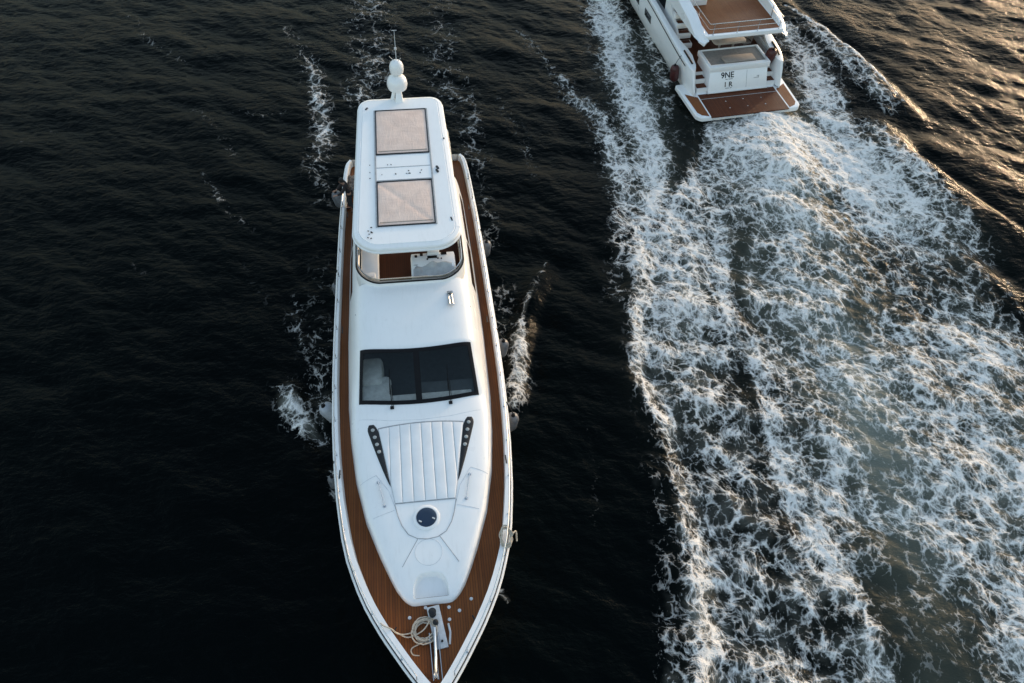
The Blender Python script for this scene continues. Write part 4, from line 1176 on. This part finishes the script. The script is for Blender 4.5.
    B(MB().box((-1.45, 5.75, 3.85), (1.0, .16, .7)).box((-1.9, 6.3, 3.75), (.16, 1.2, .55)), 'upper_seat', GEL2, bevel=.03)
    rl = MB(); X = (-1.98, 2.02)
    rl.tube([(X[0], 5.3, 4.08), (X[0], 2.80, 4.08), (X[0] + .04, 2.76, 4.08), (X[1] - .04, 2.76, 4.08), (X[1], 2.80, 4.08), (X[1], 5.0, 4.12)], .020, 8)
    rl.tube([(X[0], 4.8, 3.80), (X[0], 2.80, 3.80), (X[0] + .04, 2.76, 3.80), (X[1] - .04, 2.76, 3.80), (X[1], 2.80, 3.80), (X[1], 4.2, 3.85)], .013, 8)
    rlo = B(rl, 'guard_rail', STEEL)
    for x, y in ((-1.72, 2.76), (-.4, 2.76), (.72, 2.76), (1.9, 2.76), (-1.98, 4.2), (2.02, 4.0)):
        B(MB().tube([(x, y, 3.48), (x, y, 4.08)], .017, 8).lathe([(.05, 0), (.05, .015), (.02, .02)], (x, y, 3.48), 10), 'rail_post', STEEL, rlo)
    # ---- deckhouse, upper works further forward
    hs = MB()
    def ring(y, w, zt, z0=1.1): return [(-w, y, z0), (-w * .93, y, zt - .15), (-w * .85, y, zt), (w * .85, y, zt), (w * .93, y, zt - .15), (w, y, z0)]
    hs.loft([ring(7.6, 1.35, 3.26), ring(8.2, 2.05, 3.26), ring(12, 2.1, 3.28), ring(14.2, 2.0, 3.2), ring(16.2, 1.8, 2.35), ring(18.4, 1.4, 2.1), ring(19.2, .8, 1.75)])
    B(hs, 'deckhouse', GEL2, angle=30)
    B(MB().box((.3, 7.62, 2.15), (1.9, .10, 1.9)), 'saloon_door', GLASS_SIDE)
    for sgn in (-1, 1):
        B(MB().grid([[(sgn * (2.05 * .985 + .02), y, 1.9), (sgn * (2.05 * .945 + .02), y, 2.85)] for y in (8.4, 10, 12, 13.6)]), 'side_window', GLASS_SIDE)
    B(MB().grid([[(x, 14.3, 3.20), (x, 16.1, 2.42)] for x in (-1.6, 0, 1.6)]), 'windscreen', GLASS_SIDE)
    ht = rounded_rect(1.95, 1.8, 6.9, 12.4, .4, .8, 8)
    B(MB().loft([Z(inset(ht, .1), 5.30), Z(ht, 5.34), Z(ht, 5.44), Z(inset(ht, .1), 5.50)]), 'hardtop', GEL2, angle=30)
    for sgn in (-1, 1):
        B(MB().tube([(sgn * 2.0, 7.6, 4.1), (sgn * 1.8, 8.0, 5.34)], .07, 8), 'hardtop_leg', GEL2); B(MB().tube([(sgn * 2.0, 11.2, 4.2), (sgn * 1.7, 11.8, 5.34)], .05, 8), 'hardtop_leg', GEL2)
    return root
second_yacht()

# ------------------------------------------------------------------ loose things: fenders, ropes, the person
def fender(name_mat, where, r, h, rail, label, group, tilt=(0, 0), rope_mat=None, rest=False):
    mb = MB()
    prof = [(.03, -h / 2 - .02), (r * .45, -h / 2), (r * .8, -h / 2 + r * .25), (r, -h / 2 + r * .75), (r, h / 2 - r * .75), (r * .8, h / 2 - r * .25), (r * .45, h / 2), (.03, h / 2 + .02)]
    root = mb.lathe(prof, n=20).build('fender', name_mat, None, angle=60)
    root.location = where; root.rotation_euler = (tilt[0], tilt[1], 0)
    MB().lathe([(r * .40, h / 2 - r * .04), (r * .30, h / 2 + .012), (.05, h / 2 + .03), (.05, h / 2 + .09)], n=16).build('fender_end', BLACK, root)
    MB().lathe([(r * .45, -h / 2 - .012), (r * .62, -h / 2 + r * .16)], n=16).build('fender_end', BLACK, root)
    if rail is not None:
        M = Matrix.LocRotScale(Vector(where), root.rotation_euler, Vector((1, 1, 1))).inverted()
        e = M @ Vector(rail)
        MB().tube([(0, 0, h / 2 + .05), ((e.x) * .35, e.y * .35, h / 2 + .05 + (e.z - h / 2) * .4), tuple(e)], .016, 6).build('lanyard', DARK, root)
    tag(root, label, 'fender', group)
    return root

GR = 'fenders hung along the big yacht'
for X, Y, r, h, mt, lab, tl in (
    (3.05, 18.26, .23, .85, FENDER, 'grey fender hanging on the right of the hull beside the big yacht hardtop', (.10, .12)),
    (3.14, 12.85, .23, .85, FENDER, 'grey fender hanging on the right of the hull beside the wheelhouse windscreen', (.06, .12)),
    (3.10, 9.50, .23, .85, FENDER, 'grey fender hanging on the right of the hull level with the sun pad', (.08, .12)),
    (-3.05, 22.0, .24, .80, FENDER, 'grey fender hanging on the left of the hull beside the person in dark clothes', (.05, -.2)),
    (-3.00, 16.47, .20, .75, FENDER, 'dim grey fender tucked against the left of the hull beside the flybridge', (.05, -.06)),
    (-3.16, 10.55, .27, .95, FENDER_PALE, 'pale swinging fender hanging on the left of the hull above the white splash', (.10, -.38)),
    (-3.00, 7.75, .17, .60, FENDER, 'small grey fender low on the left of the hull near the bow', (.05, -.05))):
    fender(mt, wp(X, Y, 1.45), r, h, wp(math.copysign(half(Y) + .05, X), Y + .02, cap_z(Y) + .05), lab, GR, tl)
fender(FENDER_RED, wq(-3.02, 3.60, .95), .24, .95, wq(-2.78, 3.7, 1.9), 'dark red fender hanging off the left quarter of the yacht steaming away', 'dark red fenders', (.1, -.12))
fender(FENDER_RED, wq(2.02, 3.05, 1.72), .27, 1.05, None, 'dark red fender standing in the right boarding passage beside the transom', 'dark red fenders', (rad(18), .10))

# coil of mooring line by the windlass
rnd = random.Random(3)
pts = []
for k in range(230):
    t = k / 229; a = t * 2 * pi * 7.3
    r = .30 + .055 * sin(t * 29) + rnd.uniform(-.012, .012) - .03 * sin(t * 5)
    pts.append(wp(-.25 + .02 * sin(t * 17) + r * cos(a), 2.08 + .03 * cos(t * 11) + r * 1.02 * sin(a), deck_z(2) + .03 + .075 * t + .012 * sin(a * 3)))
x0 = pts[-1]
tail = [wp(-.48, 2.05, deck_z(2) + .1), wp(-.8, 2.02, deck_z(2) + .06), wp(-1.0, 2.0, deck_z(2) + .25), wp(-1.12, 2.05, cap_z(2) + .05), wp(-1.35, 2.18, cap_z(2) + .06), wp(-1.50, 2.42, cap_z(2) - .1)]
tail2 = [wp(-.05, 1.95, deck_z(2) + .11), wp(-.3, 1.75, deck_z(2) + .08), wp(-.62, 1.62, deck_z(2) + .04), wp(-.60, 1.45, deck_z(2) + .03), wp(-.42, 1.40, deck_z(2) + .03)]
tail3 = [wp(-.1, 2.3, deck_z(2) + .12), wp(-.3, 2.05, deck_z(2) + .11), wp(-.7, 1.93, deck_z(2) + .05), wp(-.98, 2.06, deck_z(2) + .1), wp(-1.1, 2.12, deck_z(2) + .12)]
def smooth_pts(p, n=6):
    out = []
    for i in range(len(p) - 1):
        a = p[max(i - 1, 0)]; b = p[i]; c = p[i + 1]; d = p[min(i + 2, len(p) - 1)]
        for k in range(n):
            t = k / n
            out.append(.5 * ((2 * b) + (c - a) * t + (2 * a - 5 * b + 4 * c - d) * t * t + (3 * b - a - 3 * c + d) * t ** 3))
    return out + [p[-1]]
rope = MB().tube(pts, .020, 6)
for tl in (tail, tail2, tail3): rope.tube(smooth_pts(tl), .019, 6)
ro = rope.build('rope_coil', ROPE, None, weld=False)
tag(ro, 'coiled beige mooring line on the bow deck beside the windlass', 'rope')
# bundle of line looped over the starboard rail
rnd = random.Random(8); bp = []
for k in range(60):
    t = k / 59; a = t * 2 * pi * 4
    bp.append(wp(2.30 + .16 * cos(a) + .04 * rnd.uniform(-1, 1), 4.45 + .28 * sin(a) + .05 * sin(t * 9), cap_z(4.4) + .08 + .14 * t + .06 * sin(a)))
bp += [wp(2.52, 4.5, cap_z(4.4) + .25), wp(2.62, 4.62, cap_z(4.4) + .1), wp(2.62, 4.4, cap_z(4.4) - .1)]
br = MB().tube(smooth_pts(bp, 3), .024, 6).build('rope_bundle', ROPE, None, weld=False)
tag(br, 'grey line looped over the right bow rail of the big yacht', 'rope')
# folded patterned canvas on the port side deck
P = []
rnd = random.Random(5)
for i in range(12):
    row = []
    for j in range(8):
        x = -2.50 + .42 * j / 7; y = 21.25 + 1.25 * i / 11
        row.append(wp(x, y, deck_z(21) + .16 + .10 * sin(i * 1.4 + j) * sin(j * .9) + rnd.uniform(-.05, .05)))
    P.append(row)
CANVAS = mat_plain('speckled_canvas', (.24, .20, .17), .9, 0, .45, 14., .5, 20.)
cv = MB().slab(P, .16).build('folded_canvas', CANVAS, None, angle=60)
tag(cv, 'speckled beige folded canvas on the left side deck behind the person', 'canvas')

# ---- person leaning on the port rail
def skin_mesh(name, verts, edges, radii, mat, parent):
    me = bpy.data.meshes.new(name); me.from_pydata(verts, edges, [])
    o = bpy.data.objects.new(name, me); sc.collection.objects.link(o)
    if parent: o.parent = parent
    bpy.context.view_layer.objects.active = o
    sk = o.modifiers.new('skin', 'SKIN')
    if not me.skin_vertices:
        bm = bmesh.new(); bm.from_mesh(me); bm.verts.layers.skin.verify(); bm.to_mesh(me); bm.free()
    for i, r in enumerate(radii):
        d = me.skin_vertices[0].data[i]; d.radius = (r, r) if not isinstance(r, tuple) else r; d.use_root = (i == 0)
    sk.use_smooth_shade = True
    ss = o.modifiers.new('subd', 'SUBSURF'); ss.levels = 1; ss.render_levels = 1
    me.materials.append(mat)
    return o

def person():
    root = empty('person', wp(-2.36, 20.3, deck_z(20.5) + .01), Y_HEAD + rad(95))
    tag(root, 'person in dark clothes standing on the left side deck leaning on the rail', 'person')
    SKIN = mat_plain('skin', (.36, .20, .14), .6, 0, .05); CLOTH = mat_plain('dark_jacket', (.018, .013, .014), .85, 0, .2, 9., .4, 50.)
    PANT = mat_plain('dark_trousers', (.014, .014, .018), .85, 0, .2, 9., .4, 50.); HAIR = mat_plain('dark_hair', (.012, .009, .008), .7)
    # local frame: facing +Y (towards the rail), Z up
    J = dict(pel=(0, 0, .94), waist=(0, .04, 1.08), chest=(0, .12, 1.30), neck=(0, .20, 1.47), jaw=(0, .25, 1.53), head=(0, .255, 1.62), crown=(0, .23, 1.69))
    body_v = [J[k] for k in ('pel', 'waist', 'chest', 'neck', 'jaw', 'head', 'crown')]; body_e = [(i, i + 1) for i in range(6)]
    body_r = [(.13, .10), (.125, .095), (.15, .105), .052, .062, .088, .055]
    nose = len(body_v); body_v += [(0, .345, 1.60), (.085, .245, 1.61), (-.085, .245, 1.61)]; body_e += [(5, nose), (5, nose + 1), (5, nose + 2)]; body_r += [.014, .02, .02]
    jk_v = [J[k] for k in ('pel', 'waist', 'chest')] + [(0, .185, 1.43)]; jk_e = [(0, 1), (1, 2), (2, 3)]; jk_r = [(.155, .12), (.15, .115), (.175, .125), .075]
    tr_v = [(0, 0, .95)]; tr_e = []; tr_r = [(.15, .115)]
    sh_list = []
    for s in (-1, 1):
        hip = (s * .095, 0, .86); knee = (s * .11, .05 + .05 * s, .49); ank = (s * .115, -.02 + .09 * s, .09); toe = (s * .13, .13 + .09 * s, .03)
        b0 = len(body_v); body_v += [hip, knee, ank, toe]; body_e += [(0, b0), (b0, b0 + 1), (b0 + 1, b0 + 2), (b0 + 2, b0 + 3)]; body_r += [.085, .055, .038, .03]
        t0 = len(tr_v); tr_v += [hip, knee, (ank[0], ank[1], .12)]; tr_e += [(0, t0), (t0, t0 + 1), (t0 + 1, t0 + 2)]; tr_r += [.105, .078, .062]
        sh_list.append(([(ank[0], ank[1] - .05, .05), (ank[0], ank[1] + .04, .05), toe], [(0, 1), (1, 2)], [.045, .05, .04]))
        shd = (s * .19, .13, 1.40); elb = (s * .27, .30, 1.17); wri = (s * .17, .50, 1.02); pal = (s * .155, .565, 1.0)
        b0 = len(body_v); body_v += [shd, elb, wri, pal]; body_e += [(2, b0), (b0, b0 + 1), (b0 + 1, b0 + 2), (b0 + 2, b0 + 3)]; body_r += [.06, .042, .028, (.038, .02)]
        for k in range(5):
            f0 = len(body_v); dx = (-.034 + .021 * k) if k < 4 else -s * .04
            ln = (.045, .055, .052, .040, .03)[k]
            bx = pal[0] + dx * (s if k < 4 else 1)
            body_v += [(bx, pal[1] + (.045 if k < 4 else .0), 1.0), (bx, pal[1] + .045 * (k < 4) + ln * .7, .985), (bx, pal[1] + .045 * (k < 4) + ln, .955)]
            body_e += [(b0 + 3, f0), (f0, f0 + 1), (f0 + 1, f0 + 2)]; body_r += [.010, .009, .008]
        j0 = len(jk_v); jk_v += [shd, elb, (wri[0], wri[1] - .03, wri[2] + .015)]; jk_e += [(2, j0), (j0, j0 + 1), (j0 + 1, j0 + 2)]; jk_r += [.082, .066, .045]
    skin_mesh('body', body_v, body_e, body_r, SKIN, root)
    skin_mesh('jacket', jk_v, jk_e, jk_r, CLOTH, root)
    skin_mesh('trousers', tr_v, tr_e, tr_r, PANT, root)
    for v, e, r in sh_list: skin_mesh('shoe', v, e, r, BLACK, root)
    hair = MB()
    hair.lathe([(.088, -.06), (.102, -.02), (.104, .03), (.088, .075), (.05, .10), (0, .11)], (0, .235, 1.635), 16).build('hair', HAIR, root)
    for s in (-1, 1): MB().lathe([(0, -.01), (.011, 0), (0, .01)], (s * .033, .338, 1.628), 8).build('eye', BLACK, root)
    MB().box((0, .333, 1.555), (.05, .012, .012)).build('mouth', mat_plain('lips', (.25, .10, .08), .6), root)
person()
